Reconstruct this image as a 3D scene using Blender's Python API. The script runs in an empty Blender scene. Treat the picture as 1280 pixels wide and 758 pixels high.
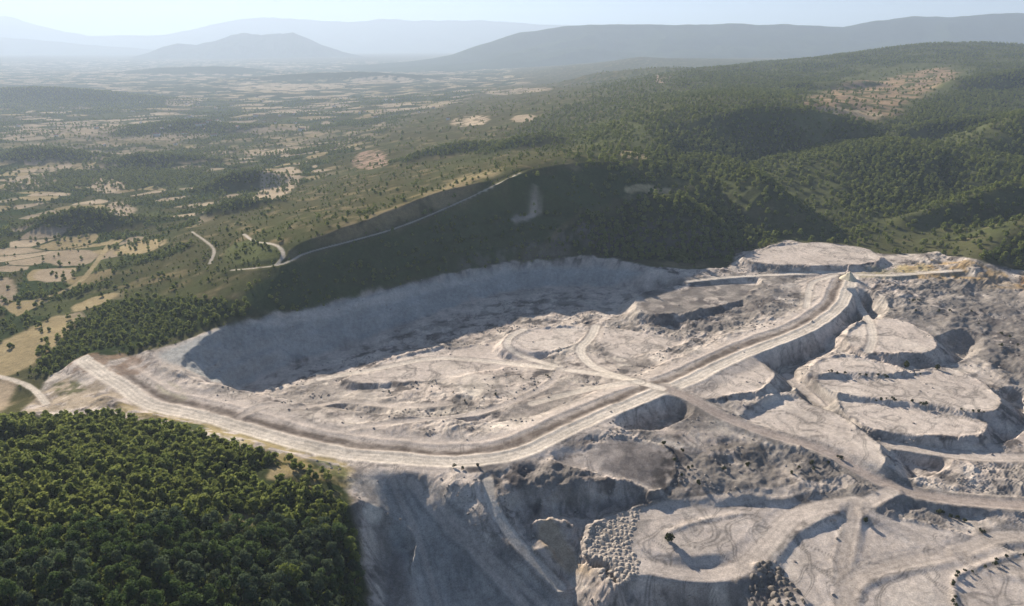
import bpy, math, random
import numpy as np
from mathutils import Matrix, Vector

SC = bpy.context.scene
R = math.radians
random.seed(7)
rng = np.random.default_rng(11)

# ------------------------------------------------------------------ camera
CAM_H = 200.0
F = 853.0                       # focal length in photograph pixels (1280 wide)
HORIZON = 58.0
PITCH = math.atan((379.0 - HORIZON) / F)
cd = bpy.data.cameras.new('camera')
cam = bpy.data.objects.new('camera', cd)
SC.collection.objects.link(cam)
cam.location = (0, 0, CAM_H)
cam.rotation_euler = (math.pi / 2 - PITCH, 0, 0)
cd.sensor_fit = 'HORIZONTAL'
cd.sensor_width = 36.0
cd.lens = 36.0 * F / 1280.0
cd.clip_start = 1.0
cd.clip_end = 200000.0
SC.camera = cam

# ------------------------------------------------------------------ light
SUN_EL, SUN_AZ = 23.0, -32.0     # azimuth from +Y towards +X
w = bpy.data.worlds.new('World')
SC.world = w
w.use_nodes = True
nt = w.node_tree
bg = nt.nodes['Background']
sky = nt.nodes.new('ShaderNodeTexSky')
sky.sky_type = 'NISHITA'
sky.sun_disc = False
sky.sun_elevation = R(SUN_EL)
sky.sun_rotation = R(SUN_AZ)
sky.air_density = 1.0
sky.dust_density = 0.5
sky.ozone_density = 1.6
sky.altitude = 5000
nt.links.new(sky.outputs[0], bg.inputs[0])
bg.inputs[1].default_value = 0.05
sl = bpy.data.lights.new('sun', 'SUN')
sl.energy = 5.0
sl.angle = R(0.5)
sl.color = (1.0, 0.87, 0.71)
so = bpy.data.objects.new('sun', sl)
SC.collection.objects.link(so)
sd = Vector((math.sin(R(SUN_AZ)) * math.cos(R(SUN_EL)), math.cos(R(SUN_AZ)) * math.cos(R(SUN_EL)), math.sin(R(SUN_EL))))
so.rotation_euler = sd.to_track_quat('Z', 'Y').to_euler()
SC.view_settings.view_transform = 'Standard'
SC.view_settings.look = 'None'
SC.view_settings.exposure = 1.2
SC.view_settings.gamma = 1.0
SC.view_settings.use_curve_mapping = False
SC.render.engine = 'CYCLES'
cy = SC.cycles
cy.use_denoising = True
cy.max_bounces = 5
cy.diffuse_bounces = 2
cy.glossy_bounces = 1
cy.transmission_bounces = 2
cy.transparent_max_bounces = 4
cy.volume_bounces = 1
cy.use_adaptive_sampling = True
cy.adaptive_threshold = 0.02

# ------------------------------------------------------------------ noise
def _hash(ix, iy, seed):
    h = (ix.astype(np.int64) * 374761393 + iy.astype(np.int64) * 668265263 + seed * 974711) & 0x7fffffff
    h = ((h ^ (h >> 13)) * 1274126177) & 0x7fffffff
    h = ((h ^ (h >> 15)) * 668265263) & 0x7fffffff
    return h ^ (h >> 14)

def noise(x, y, seed=0):
    x0 = np.floor(x); y0 = np.floor(y)
    fx = (x - x0).astype(np.float32); fy = (y - y0).astype(np.float32)
    ux = fx * fx * fx * (fx * (fx * 6 - 15) + 10); uy = fy * fy * fy * (fy * (fy * 6 - 15) + 10)
    def g(ox, oy):
        a = (_hash(x0 + ox, y0 + oy, seed) & 1023).astype(np.float32) * np.float32(2 * math.pi / 1024)
        return np.cos(a) * (fx - ox) + np.sin(a) * (fy - oy)
    a = g(0, 0); b = g(1, 0); c = g(0, 1); d = g(1, 1)
    return 1.5 * ((a * (1 - ux) + b * ux) * (1 - uy) + (c * (1 - ux) + d * ux) * uy)

def fbm(x, y, scale, octs=4, seed=0, gain=0.5, ridged=False):
    out = 0.0; amp = 1.0; f = 1.0 / scale; tot = 0
    for o in range(octs):
        n = noise(x * f + 17.3 * o, y * f - 9.1 * o, seed + o * 31)
        if ridged:
            n = 1 - 2 * np.abs(n)
        out = out + amp * n; tot += amp
        amp *= gain; f *= 2.03
    return out / tot

def cells(x, y, scale, seed=0):
    """random value per Voronoi cell and distance to its edge"""
    x = x / scale; y = y / scale
    ix = np.floor(x); iy = np.floor(y)
    d1 = np.full(x.shape, 9e9); d2 = np.full(x.shape, 9e9); idx = np.zeros(x.shape, np.int64)
    for ox in (-1, 0, 1):
        for oy in (-1, 0, 1):
            h = _hash(ix + ox, iy + oy, seed)
            px = ix + ox + (h & 255) / 255.0; py = iy + oy + ((h >> 8) & 255) / 255.0
            d = (px - x) ** 2 + (py - y) ** 2
            n = d < d1
            d2 = np.where(n, d1, np.minimum(d2, d)); idx = np.where(n, h, idx); d1 = np.where(n, d, d1)
    return idx, (np.sqrt(d2) - np.sqrt(d1)) * scale

def sstep(a, b, x):
    t = np.clip((x - a) / (b - a), 0, 1)
    return t * t * (3 - 2 * t)

# ------------------------------------------------------------------ ground sheet: rows log-spaced in depth, denser where the land is near
tc = np.concatenate([np.linspace(-2.2, -1.25, 60, endpoint=False), np.arange(-1.25, -.92, .003), np.arange(-0.92, 0.92, 0.00135), np.arange(.92, 1.25, .0024), np.linspace(1.25, 2.2, 60)])
rows = [70.0]
while rows[-1] < 27000:
    y = rows[-1]
    rows.append(y * (1.0 + (0.0032 if y < 1600 else 0.0058)))
yr = np.array(rows)
NT, NY = len(tc), len(yr)
YY, TT = np.meshgrid(yr, tc, indexing='ij')
XX = TT * YY
ly = np.log(yr)

CP, SP = math.cos(PITCH), math.sin(PITCH)
def ray(px, py):
    a = (px - 640.0) / F; b = (379.0 - py) / F
    return a, CP + b * SP, -SP + b * CP          # world x, y, z

def at_z(px, py, z):
    x, y, q = ray(px, py)
    k = (z - CAM_H) / q
    return x * k, y * k, z

def at_d(px, py, d):
    x, y, q = ray(px, py)
    k = d / y
    return x * k, d, CAM_H + q * k

def hit(px, py):
    """where the sight line through a photograph pixel meets the ground built so far"""
    x, y, q = ray(px, py)
    t = x / y
    j = np.searchsorted(tc, t); j = min(max(j, 1), NT - 1)
    f = (t - tc[j - 1]) / (tc[j] - tc[j - 1])
    col = Hh[:, j - 1] * (1 - f) + Hh[:, j] * f
    s = CAM_H + (q / y) * yr
    k = np.argmax(col >= s)
    if not (col >= s).any():
        k = NY - 1
    if k > 0:
        a = s[k - 1] - col[k - 1]; b = col[k] - s[k]
        u = a / (a + b + 1e-9)
        yy = yr[k - 1] + u * (yr[k] - yr[k - 1])
    else:
        yy = yr[0]
    return t * yy, yy, CAM_H + (q / y) * yy

def ground(x, y):
    x = np.asarray(x, float); y = np.asarray(y, float)
    t = x / y
    j = np.clip(np.searchsorted(tc, t), 1, NT - 1); i = np.clip(np.searchsorted(yr, y), 1, NY - 1)
    f = (t - tc[j - 1]) / (tc[j] - tc[j - 1]); g = (y - yr[i - 1]) / (yr[i] - yr[i - 1])
    return (Hh[i - 1, j - 1] * (1 - f) + Hh[i - 1, j] * f) * (1 - g) + (Hh[i, j - 1] * (1 - f) + Hh[i, j] * f) * g

def sample(A, x, y):
    x = np.asarray(x, float); y = np.asarray(y, float)
    j = np.clip(np.searchsorted(tc, x / y), 1, NT - 1); i = np.clip(np.searchsorted(yr, y), 1, NY - 1)
    return A[i, j]

# ------------------------------------------------------------------ the lie of the land (photograph pixel, height in metres over the haul road)
CTRL = [
 # near wooded hill
 (0,757,45),(0,640,38),(0,545,24),(100,757,42),(100,640,34),(100,560,19),(200,757,35),(200,640,28),(200,565,13),(300,757,26),
 (300,650,18),(300,585,10),(380,757,14),(380,650,9),(405,592,3),(440,757,3),(440,680,1),(435,610,0),(-200,757,60),(-200,600,35),(-200,500,0),
 # fields on the left
 (10,505,-10),(0,470,-12),(60,440,-10),(0,420,-16),(80,400,-16),(0,350,-25),(100,330,-28),(0,290,-40),(150,280,-38),(-200,300,-40),(-200,400,-22),
 # rim of the mine and the tree belt over it
 (140,465,0),(190,440,2),(100,482,-3),(60,495,-6),(250,420,3),(320,402,4),(380,388,4),(430,376,5),(500,357,5),(560,343,6),(605,333,6),(650,325,6),(740,320,5),(830,338,2),
 (100,440,-6),(150,410,-4),(220,395,3),(290,372,14),(330,345,23),
 # scarp ridge
 (380,315,37),(440,300,42),(500,283,47),(560,258,56),(605,237,64),(650,215,74),(720,205,75),(760,203,72),(800,208,65),(800,240,48),(740,255,42),(700,285,25),(660,265,40),
 # plateau behind the ridge, falling to the valley
 (450,265,36),(300,300,20),(260,330,10),(560,235,48),(620,205,60),(700,185,62),(400,250,14),(250,270,-22),(480,220,20),(350,235,-25),(600,180,35),(750,160,62),
 # valley
 (0,250,-45),(150,240,-47),(300,200,-50),(0,200,-55),(150,160,-60),(0,150,-62),(400,170,-42),(400,130,-60),(0,120,-66),(300,100,-68),(550,130,-20),(600,100,-45),
 (500,85,-62),(100,85,-70),(700,100,0),(800,93,20),(650,82,-40),(-300,120,-66),(-300,200,-55),
 # foot of the right hills
 (960,290,5),(880,300,5),(800,280,20),(790,305,12),(1020,275,8),(1090,275,8),(1150,290,5),(980,262,8),
 (1280,290,14),(1230,300,10),(1280,320,9),(1170,318,5),(1400,320,20),
 # mine ground
 (1060,345,1),(1280,350,2),(950,342,0),(1280,430,-8),(1150,400,-6),(1280,520,-14),(1280,640,-18),(1050,560,-12),(1100,650,-18),(1280,757,-25),(1000,757,-25),(900,700,-20),
 (850,600,-12),(700,600,-7),(740,560,-5),(800,530,-6),(850,480,-4),(600,585,-4),(500,578,-1),(300,520,0),(400,560,0),(200,490,0),(1500,500,-14),(1500,757,-25),
 (700,650,-13),(760,660,-18),(720,757,-36),(600,757,-34),(540,757,-33),(500,640,-14),(548,690,-24),(640,700,-20),(560,622,-7),(575,602,-4.5),(592,662,-13.5),(620,640,-10),(660,640,-12),(640,615,-8),(470,660,-6),(475,757,-12),
 (600,900,-50),(800,900,-46),(460,900,0),(300,900,20),(1100,900,-40),(0,900,45),
]
CTRL_D = [  # pixel and distance, where the sight line is close to level
 (900,112,1750),(860,115,1750),(1000,112,1900),(1100,98,2200),(1200,88,2300),(1280,100,2000),
 (1000,85,2700),(1060,68,3000),(1190,54,3300),(1280,60,3200),(940,80,3000),(1120,60,3200),(1400,50,3300),(1400,130,1600),(880,88,2500),(840,100,2100),
 (1060,80,5200),(1280,80,5500),(800,72,6000),(400,73,12000),(0,73,12000),(650,73,12000),(-400,74,12000),(1280,75,9000),(200,66,24000),(900,68,12000),(900,64,24000),(-400,64,24000),(1500,64,24000),
]
CTRL_X = [  # column, distance, height: valley floors between the hills
 (830,790,42),(870,800,45),(850,1020,50),(960,830,10),(960,960,24),(960,1085,32),(1050,860,16),(1050,1100,38),(1130,860,18),(1130,1140,42),(1220,860,20),(1220,1140,46),(1320,900,30),(1400,1000,40),
 (800,1180,88),(900,1230,98),(1000,1250,98),(860,1450,104),(1000,1500,100),(1130,1240,62),(1230,1250,62),(1130,1500,84),(1250,1500,76),(1350,1300,70),(820,1000,66),
]
P = [at_z(*c) for c in CTRL] + [at_d(*c) for c in CTRL_D] + [((c - 640) / F / (CP + (379 - 200) / F * SP) * d, d, z) for c, d, z in CTRL_X]
P = np.array(P)
U = np.stack([P[:, 0] / P[:, 1] * 1.6, np.log(P[:, 1])], 1)
n = len(P)
def rk(d2):
    return np.sqrt(d2 + 1e-4)
D2 = ((U[:, None] - U[None]) ** 2).sum(-1)
A = np.zeros((n + 3, n + 3))
A[:n, :n] = rk(D2) - 1e-3 * np.eye(n)
A[:n, n] = 1; A[:n, n + 1:] = U; A[n, :n] = 1; A[n + 1:, :n] = U.T
sol = np.linalg.solve(A, np.concatenate([P[:, 2], np.zeros(3)]))
u0 = (TT * 1.6); v0 = np.log(YY)
Hh = sol[n] + sol[n + 1] * u0 + sol[n + 2] * v0
for i in range(n):
    Hh += sol[i] * rk((u0 - U[i, 0]) ** 2 + (v0 - U[i, 1]) ** 2)
Hh = Hh.astype(np.float64)
del u0, v0

X, Y = XX, YY
NEAR = int(np.searchsorted(yr, 1000.0))     # rows within reach of the mine
def win(poly, pad):
    poly = np.asarray(poly)[:, :2]
    y0, y1 = poly[:, 1].min() - pad, poly[:, 1].max() + pad
    i0 = max(int(np.searchsorted(yr, max(y0, 1))), 0); i1 = min(int(np.searchsorted(yr, y1)) + 1, NY)
    ya = max(y0, yr[0]); yb = max(y1, yr[0])
    tt = [(poly[:, 0].min() - pad) / q for q in (ya, yb)] + [(poly[:, 0].max() + pad) / q for q in (ya, yb)]
    j0 = max(int(np.searchsorted(tc, min(tt))), 0); j1 = min(int(np.searchsorted(tc, max(tt))) + 1, NT)
    return slice(i0, max(i1, i0 + 1)), slice(j0, max(j1, j0 + 1))

def sdist(poly, x, y):
    """signed distance to a polygon, negative inside"""
    p = np.asarray(poly)[:, :2]; m = len(p)
    d = np.full(x.shape, 1e18); ins = np.zeros(x.shape, bool)
    for i in range(m):
        a = p[i]; b = p[(i + 1) % m]; e = b - a
        t = np.clip(((x - a[0]) * e[0] + (y - a[1]) * e[1]) / (e @ e + 1e-12), 0, 1)
        d = np.minimum(d, (x - a[0] - t * e[0]) ** 2 + (y - a[1] - t * e[1]) ** 2)
        if a[1] != b[1]:
            ins ^= ((a[1] > y) != (b[1] > y)) & (x < (b[0] - a[0]) * (y - a[1]) / (b[1] - a[1]) + a[0])
    d = np.sqrt(d)
    return np.where(ins, -d, d)

def ldist(line, x, y):
    """distance to a polyline, and the height of the line at its nearest point"""
    p = np.asarray(line); d = np.full(x.shape, 1e18); z = np.zeros(x.shape)
    for i in range(len(p) - 1):
        a = p[i]; e = p[i + 1] - a
        t = np.clip(((x - a[0]) * e[0] + (y - a[1]) * e[1]) / (e[0] ** 2 + e[1] ** 2 + 1e-12), 0, 1)
        q = (x - a[0] - t * e[0]) ** 2 + (y - a[1] - t * e[1]) ** 2
        z = np.where(q < d, a[2] + t * e[2], z); d = np.minimum(d, q)
    return np.sqrt(d), z

def smooth_poly(pts, k=2, closed=True):
    p = np.array(pts, float)
    for _ in range(k):
        if closed:
            q = np.roll(p, -1, 0)
            p = np.stack([p * .75 + q * .25, p * .25 + q * .75], 1).reshape(-1, p.shape[1])
        else:
            a = p[:-1] * .75 + p[1:] * .25; b = p[:-1] * .25 + p[1:] * .75
            p = np.concatenate([p[:1], np.stack([a, b], 1).reshape(-1, p.shape[1]), p[-1:]])
    return p

def plane(pts):
    p = np.array(pts)
    M = np.c_[p[:, :2] - p[:, :2].mean(0), np.ones(len(p))]
    c, *_ = np.linalg.lstsq(M + 0, p[:, 2], rcond=1e-3)
    m = p[:, :2].mean(0)
    lo, hi = p[:, 2].min(), p[:, 2].max()
    return lambda x, y: np.clip(c[0] * (x - m[0]) + c[1] * (y - m[1]) + c[2], lo, hi)

wob = 0
def platform(pix, z=None, slope=0.8, wobble=3.0, pad=60):
    """raise a flat-topped tip with a face at the angle of repose"""
    global wob; wob += 1
    pts = smooth_poly([at_z(a[0], a[1], a[2] if len(a) > 2 else z) for a in pix])
    top = plane(pts)
    s = win(pts, pad); x, y = X[s], Y[s]
    d = sdist(pts, x, y) + wobble * fbm(x, y, 16, 5, 100 + wob, .62)
    t = top(x, y) - np.maximum(d, 0) * slope
    q = sstep(.5, -5, d)
    Hh[s] = np.where(Hh[s] > t, Hh[s] * (1 - q) + t * q, t)
    FLAT[s] = np.maximum(FLAT[s], sstep(1.0, -3.0, d))
    return pts

def hollow(pix, z=None, slope=0.8, wobble=3.0, pad=70, bench=0):
    """cut down to a floor, the sides at the given slope"""
    global wob; wob += 1
    pts = smooth_poly([at_z(a[0], a[1], a[2] if len(a) > 2 else z) for a in pix])
    fl = plane(pts)
    s = win(pts, pad); x, y = X[s], Y[s]
    d = sdist(pts, x, y) + wobble * fbm(x, y, 16, 3, 100 + wob)
    up = np.maximum(d, 0) * slope
    if bench:
        q = (up + 1.5 * fbm(x, y, 60, 2, 130 + wob)) / bench; fq = np.floor(q)
        up = np.maximum(up * .5 + .5 * bench * (fq + sstep(.35, 1, q - fq)), 0)
    Hh[s] = np.minimum(Hh[s], fl(x, y) + up)
    return pts

def path_z(pix, smooth=2):
    pts = [at_z(*a) if len(a) > 2 else hit(*a) for a in pix]
    return smooth_poly(pts, smooth, closed=False)

ROADS = []
def road(pix, width, color, blend=0.9, shoulder=5.0, berm=0.0, level=True, tint=None, smooth=2, soft=1.0):
    pts = path_z(pix, smooth)
    s = win(pts, width + shoulder + 6); x, y = X[s], Y[s]
    d, z = ldist(pts, x, y)
    if level:
        k = 1 - sstep(width / 2, width / 2 + shoulder, d)
        Hh[s] = Hh[s] * (1 - k) + z * k
        if berm:
            Hh[s] += berm * np.exp(-((d - width / 2 - 1.6) / 1.6) ** 2) * (0.7 + 0.5 * fbm(x, y, 6, 2, 7))
        FLAT[s] = np.maximum(FLAT[s], 1 - sstep(width / 2, width / 2 + 2, d))
    ROADS.append((s, np.asarray(d), width, np.array(color), blend, soft))
    return pts

FLAT = np.zeros_like(Hh)
FACE = np.zeros_like(Hh)

# valley relief and wooded knolls
far = sstep(900, 2500, Y)
Hh += far * 9 * fbm(X, Y, 420, 4, 3) + sstep(500, 1500, Y) * 3.5 * fbm(X, Y, 120, 3, 5)
def knoll(px, py, z, top, rx, ry, rot=0.0):
    x0, y0, _ = at_z(px, py, z)
    dx, dy = X - x0, Y - y0
    c, s_ = math.cos(R(rot)), math.sin(R(rot))
    q = ((dx * c + dy * s_) / rx) ** 2 + ((dy * c - dx * s_) / ry) ** 2
    m = q < 9
    Hh[m] += top * np.exp(-q[m] * 1.3) * (1 + .15 * fbm(X[m], Y[m], rx * .5, 3, 9))
knoll(105, 285, -38, 27, 85, 45)
knoll(310, 242, -44, 30, 75, 42, 10)
knoll(10, 126, -64, 48, 480, 260)
knoll(110, 126, -64, 40, 420, 240)
knoll(560, 195, 28, 16, 110, 45, 10)
knoll(660, 190, 48, 18, 70, 40)
knoll(300, 270, -20, 14, 60, 30)
knoll(200, 205, -52, 26, 150, 60)
knoll(60, 200, -54, 30, 160, 70)
knoll(240, 165, -60, 35, 260, 120)
knoll(430, 100, -64, 60, 900, 300)
knoll(250, 92, -66, 70, 900, 400)
# broken ground of the right-hand hills: spurs and gullies
hm = sstep(-0.05, 0.35, TT - 0.05 * np.log(Y / 700)) * sstep(560, 900, Y) * (1 - sstep(4500, 7000, Y))
Hh += hm * (7 * fbm(X, Y, 230, 4, 41) + 3 * fbm(X, Y, 60, 3, 43))
def hill(crest, w, s, seed=0, jag=.12):
    """rounded hill under a crest line"""
    pts = smooth_poly([at_z(*c) if len(c) == 3 else at_d(c[0], c[1], c[3]) for c in crest], 2, closed=False)
    pad = 420; sl_ = win(pts, pad); x, y = X[sl_], Y[sl_]
    d, z = ldist(pts, x, y)
    d = d * (1 + jag * 2 * fbm(x, y, 110, 3, 700 + seed)) 
    t = z - s * (np.sqrt(d * d + w * w) - w)
    a = Hh[sl_]; q = np.clip(.5 + (t - a) / 16, 0, 1)
    Hh[sl_] = a * (1 - q) + t * q + 4 * q * (1 - q)
hill([(1035,196,0,1010),(1085,181,0,1040),(1130,177,0,1050),(1185,183,0,1030),(1230,196,0,990)], 90, .36, 1, .15)
hill([(1140,268,0,775),(1200,250,0,790),(1255,232,0,810),(1330,215,0,830)], 14, .85, 12)
hill([(800,212,0,900),(855,199,0,940),(890,196,0,940),(925,206,0,880),(950,224,0,812),(985,250,0,780),(1003,264,0,768)], 14, .7, 2, .08)
hill([(700,290,18),(760,262,34),(800,247,46),(840,243,48)], 16, .7, 4)
hill([(800,165,0,1150),(855,152,0,1160),(940,131,0,1185),(1015,136,0,1180),(1070,150,0,1160)], 18, .85, 5, .08)
hill([(1125,162,0,1215),(1180,151,0,1235),(1240,146,0,1235),(1300,140,0,1250)], 18, .85, 6, .08)
hill([(1215,178,0,1080),(1260,150,0,1120),(1330,130,0,1150)], 40, .6, 7)
hill([(1200,100,0,1850),(1260,90,0,1900),(1340,80,0,1950)], 40, .6, 13)
hill([(940,112,0,1800),(1000,104,0,1850),(1080,100,0,2000)], 50, .5, 14)
hill([(650,165,0,1420),(720,140,0,1620),(800,122,0,1780)], 60, .35, 8)
hill([(960,95,0,2350),(1040,74,0,2750),(1120,60,0,3100),(1190,52,0,3300),(1290,56,0,3300)], 160, .42, 9)
hill([(880,86,0,2900),(820,84,0,3300),(760,90,0,3500)], 90, .35, 10)
hill([(1215,330,8),(1245,300,20),(1290,272,36),(1380,250,60)], 16, .6, 11)
hollow([(-40,585,10),(0,566,10),(60,553,9),(112,543,8),(108,551,8),(55,566,9),(0,580,10)], slope=.75, wobble=3)
hill([(372,317,37),(440,299,44),(500,282,50),(560,257,59),(605,236,68),(650,213,79),(720,202,80),(775,202,75),(800,210,66),(806,232,50)], 5, .8, 20, 0)
nh = sstep(-.02, -.2, TT + .14) * (1 - sstep(330, 400, Y))
Hh += nh * (4.5 * fbm(X, Y, 46, 3, 47))
# ------------------------------------------------------------------ the mine
PIT = hollow([(292,486,-24),(340,466,-25),(400,446,-26),(460,426,-26),(520,402,-25),(600,372,-22),(680,357,-19),(760,359,-16),(830,368,-12),(900,372,-7),
              (950,392,-6),(900,420,-7),(830,455,-9),(760,488,-11),(690,515,-12),(640,532,-13),(560,535,-14),(460,522,-16),(380,505,-18),(320,497,-20)], slope=0.85, wobble=3, bench=11)
hollow([(294,487,-24),(340,467,-25),(400,447,-26),(470,424,-26),(490,436,-26),(400,466,-25),(330,491,-23)], slope=.72, wobble=4)
# terrace the lit middle of the floor
platform([(420,478),(470,455),(530,437),(590,433),(650,425),(700,432),(690,455),(600,468),(500,480)], -16.5, 0.55, 5)
platform([(620,432),(650,412),(730,407),(745,420),(700,440),(650,440)], -12, 0.6, 4)
platform([(740,425),(745,405),(830,420),(870,430),(820,445),(770,450)], -10.5, 0.6, 4)
platform([(790,372),(830,358),(900,350),(960,352),(940,372),(860,392),(800,395)], -4, 0.7, 5)
# stockpile flat behind the road head
platform([(920,327),(945,313),(985,304),(1060,302),(1108,322),(1088,331),(1000,333)], 6, 0.55, 5)
# hollows and lobed tips on the right
hollow([(1000,440),(1040,412),(1070,392),(1080,408),(1040,430),(1000,460),(985,490),(930,507),(890,508),(960,470)], -19, 0.8, 3)
hollow([(766,546),(812,523),(852,508),(866,511),(846,534),(810,548)], -12.5, 1.3, 3)
hollow([(1120,445),(1175,440),(1212,430),(1207,452),(1170,462),(1120,458)], -16, 0.9, 2)
hollow([(1170,553),(1240,530),(1262,498),(1283,515),(1262,552),(1220,563)], -19, 0.9, 2)
hollow([(1104,592),(1110,570),(1160,572),(1182,585),(1150,603),(1120,603)], -20, 0.9, 2)
hollow([(1000,480),(1040,512),(1090,548),(1108,575),(1100,578),(1060,540),(1010,505)], -16, 0.9, 1.5)
platform([(1050,424),(1075,400),(1130,398),(1178,428),(1162,442),(1090,443)], -3, 0.75, 3.5)
platform([(1000,466),(1038,443),(1085,448),(1130,463),(1128,468),(1060,470)], -6, 0.6, 2)
platform([(1010,472),(1060,468),(1130,470),(1180,457),(1230,478),(1256,503),(1240,518),(1180,512),(1100,502),(1040,492)], -8, 0.7, 3.5)
platform([(1036,494),(1100,503),(1200,514),(1238,530),(1226,546),(1140,547),(1095,540),(1060,522)], -10.5, 0.7, 3.5)
platform([(862,503),(872,470),(930,448),(962,458),(970,476),(952,490),(905,497)], -4.5, 0.75, 3.5)
platform([(915,522),(985,491),(1040,515),(1100,553),(1110,588),(1060,575),(960,548)], -9, 0.75, 3.5)
# cut under the near crossing and the steep dark bank
hollow([(625,672),(660,654),(740,646),(795,622),(812,628),(775,655),(738,674),(705,698),(665,694)], -19.5, 1.0, 5)
platform([(680,562,-4.5),(770,546,-5.5),(838,553,-7),(850,600,-11),(820,616,-12),(770,603,-11),(700,590,-8)], None, .8, 5)
# benches of the lower pit
platform([(722,668,-16.5),(770,640,-16),(850,628,-15.5),(960,622,-15.5),(1030,640,-17.5),(960,690,-19.5),(925,722,-20.5),(870,735,-20.5),(800,728,-20),(770,745,-20.5)], slope=.95, wobble=2.5)
hollow([(785,782),(860,776),(925,772),(930,900),(770,900)], -36, 1.4, 2)
platform([(955,700,-20),(1040,640,-18),(1150,650,-18.5),(1280,690,-20.5),(1400,760,-23),(1300,900,-28),(1000,900,-28)], slope=0.9, wobble=2)
# rocky spur that runs down to the bottom edge
platform([(668,654,-15),(690,648,-14),(715,678,-19),(722,692,-22),(757,735,-31),(785,775,-38),(770,775,-39),(735,730,-32),(700,700,-24),(686,684,-20)], slope=.5, wobble=7)
platform([(588,603,-4.5),(614,601,-4.5),(622,640,-10),(657,690,-18),(722,745,-30),(700,745,-31),(642,692,-19),(602,642,-10.5)], slope=.5, wobble=4)
hollow([(486,690),(502,680),(516,700),(518,757),(500,800),(484,800)], -24, 1.3, 4)

# ------------------------------------------------------------------ covers: linear base colours
RGB = np.zeros(Hh.shape + (3,), np.float32)
def lin(*c):
    return np.array([((v / 255 + 0.055) / 1.055) ** 2.4 if v > 10 else v / 255 / 12.92 for v in c], np.float32)
PALE = np.array((.50, .445, .40)); GREY = np.array((.20, .185, .172)); DARK = np.array((.075, .069, .069)); PINK = np.array((.44, .375, .335))
CREAM = np.array((.70, .64, .56)); TAN = np.array((.31, .255, .185)); OLIVE = np.array((.068, .078, .033)); WOOD = np.array((.030, .045, .018)); ASPH = np.array((.105, .092, .083))
SCRUB = np.array((.075, .075, .037)); DRY = np.array((.25, .205, .12)); OCHRE = np.array((.36, .25, .12))

def paint(mask, color, s=None):
    c = np.asarray(color, np.float32)
    if s is None:
        RGB[:] += (c - RGB) * mask[..., None].astype(np.float32)
    else:
        RGB[s] += (c - RGB[s]) * mask[..., None].astype(np.float32)

def region(pix, color, amt=1.0, soft=3.0, wobble=4.0, z=None, seed=0, speck=0.0):
    pts = smooth_poly([hit(*a) for a in pix])
    s = win(pts, soft + wobble + 10); x, y = X[s], Y[s]
    d = sdist(pts, x, y) + wobble * fbm(x, y, max(wobble * 4, 8), 3, 300 + seed)
    m = sstep(soft, -soft, d) * amt
    if speck:
        m = m * sstep(-.12, .22, fbm(x, y, speck, 4, 370 + seed) + .14)
    paint(m, color, s)
    return pts, s, m

# --- roads shaped before anything is coloured
HAUL = [(118,449,-1),(150,472,0),(175,489,0),(200,502,0),(240,510,0),(300,523,-0.5),(380,551,-1.5),(450,563,-2.5),(520,569,-3),(590,570,-3.5),(650,561,-3.5),(700,536,-3.5),(760,507,-3.5),(830,483,-3.5),(900,451,-3),(955,427,-2.5),(1005,408,-1.5),(1038,387,-0.5),(1051,368,0.5),(1057,346,1.5)]

MINE = [(15,520),(62,470),(95,456),(140,450),(190,438),(250,418),(320,400),(430,375),(540,345),(640,325),(740,318),(830,335),(910,335),(922,318),(985,301),(1110,318),(1170,316),(1230,330),(1280,338),(1420,345)]
mpts = [hit(*a) for a in MINE] + [(520, 300, 0), (420, 120, 0), (60, 110, 0)] + [at_z(*a) for a in [(462,860,0),(465,757,0),(446,650,0),(432,604,0),(400,583,3),(330,562,6),(200,532,10),(130,510,12)]]
msl = win(mpts, 40)
md = sdist(mpts, X[msl], Y[msl]) + 5 * fbm(X[msl], Y[msl], 22, 4, 61)
MM = np.zeros(Hh.shape, np.float32); MM[msl] = sstep(2, -3, md)
# broken ground: small tips, ruts and banks
x_, y_ = X[msl], Y[msl]
def face(pix, z=None):
    pts = smooth_poly([at_z(a[0], a[1], a[2]) if len(a) > 2 else hit(*a) for a in pix]); s = win(pts, 30)
    FACE[s] = np.maximum(FACE[s], sstep(5, -5, sdist(pts, X[s], Y[s]) + 3 * fbm(X[s], Y[s], 25, 2, 55)))
    return pts
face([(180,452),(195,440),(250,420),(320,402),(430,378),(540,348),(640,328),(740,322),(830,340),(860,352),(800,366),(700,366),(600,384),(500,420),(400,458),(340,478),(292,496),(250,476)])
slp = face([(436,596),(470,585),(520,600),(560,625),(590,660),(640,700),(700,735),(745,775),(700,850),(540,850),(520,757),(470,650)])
rough = MM[msl] * (1 - 0.93 * FLAT[msl]) * (1 - .93 * FACE[msl])
rr = sstep(-.25, .35, fbm(x_, y_, 90, 2, 63))
Hh[msl] += rough * (2.4 * (fbm(x_, y_, 34, 5, 62, .55, True) - .2) * (.45 + .8 * rr) + 0.9 * rr * fbm(x_, y_, 9, 3, 64, .6, True))
Hh[msl] += MM[msl] * (0.16 * fbm(x_, y_, 7, 3, 65) + .25 * fbm(x_, y_, 28, 2, 66))
# rills down the long slope under the bend and down the high wall
a_ = R(-52); ru = X[msl] * math.cos(a_) - Y[msl] * math.sin(a_) * -1; rv = X[msl] * math.sin(a_) + Y[msl] * math.cos(a_)
ru = X[msl] * .93 + Y[msl] * .37; rv = -X[msl] * .37 + Y[msl] * .93
RILL = fbm(ru, rv * .12, 11, 4, 67, .55, True) * FACE[msl]
Hh[msl] += .7 * RILL + .5 * FACE[msl] * fbm(X[msl], Y[msl], 10, 3, 68)
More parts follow.
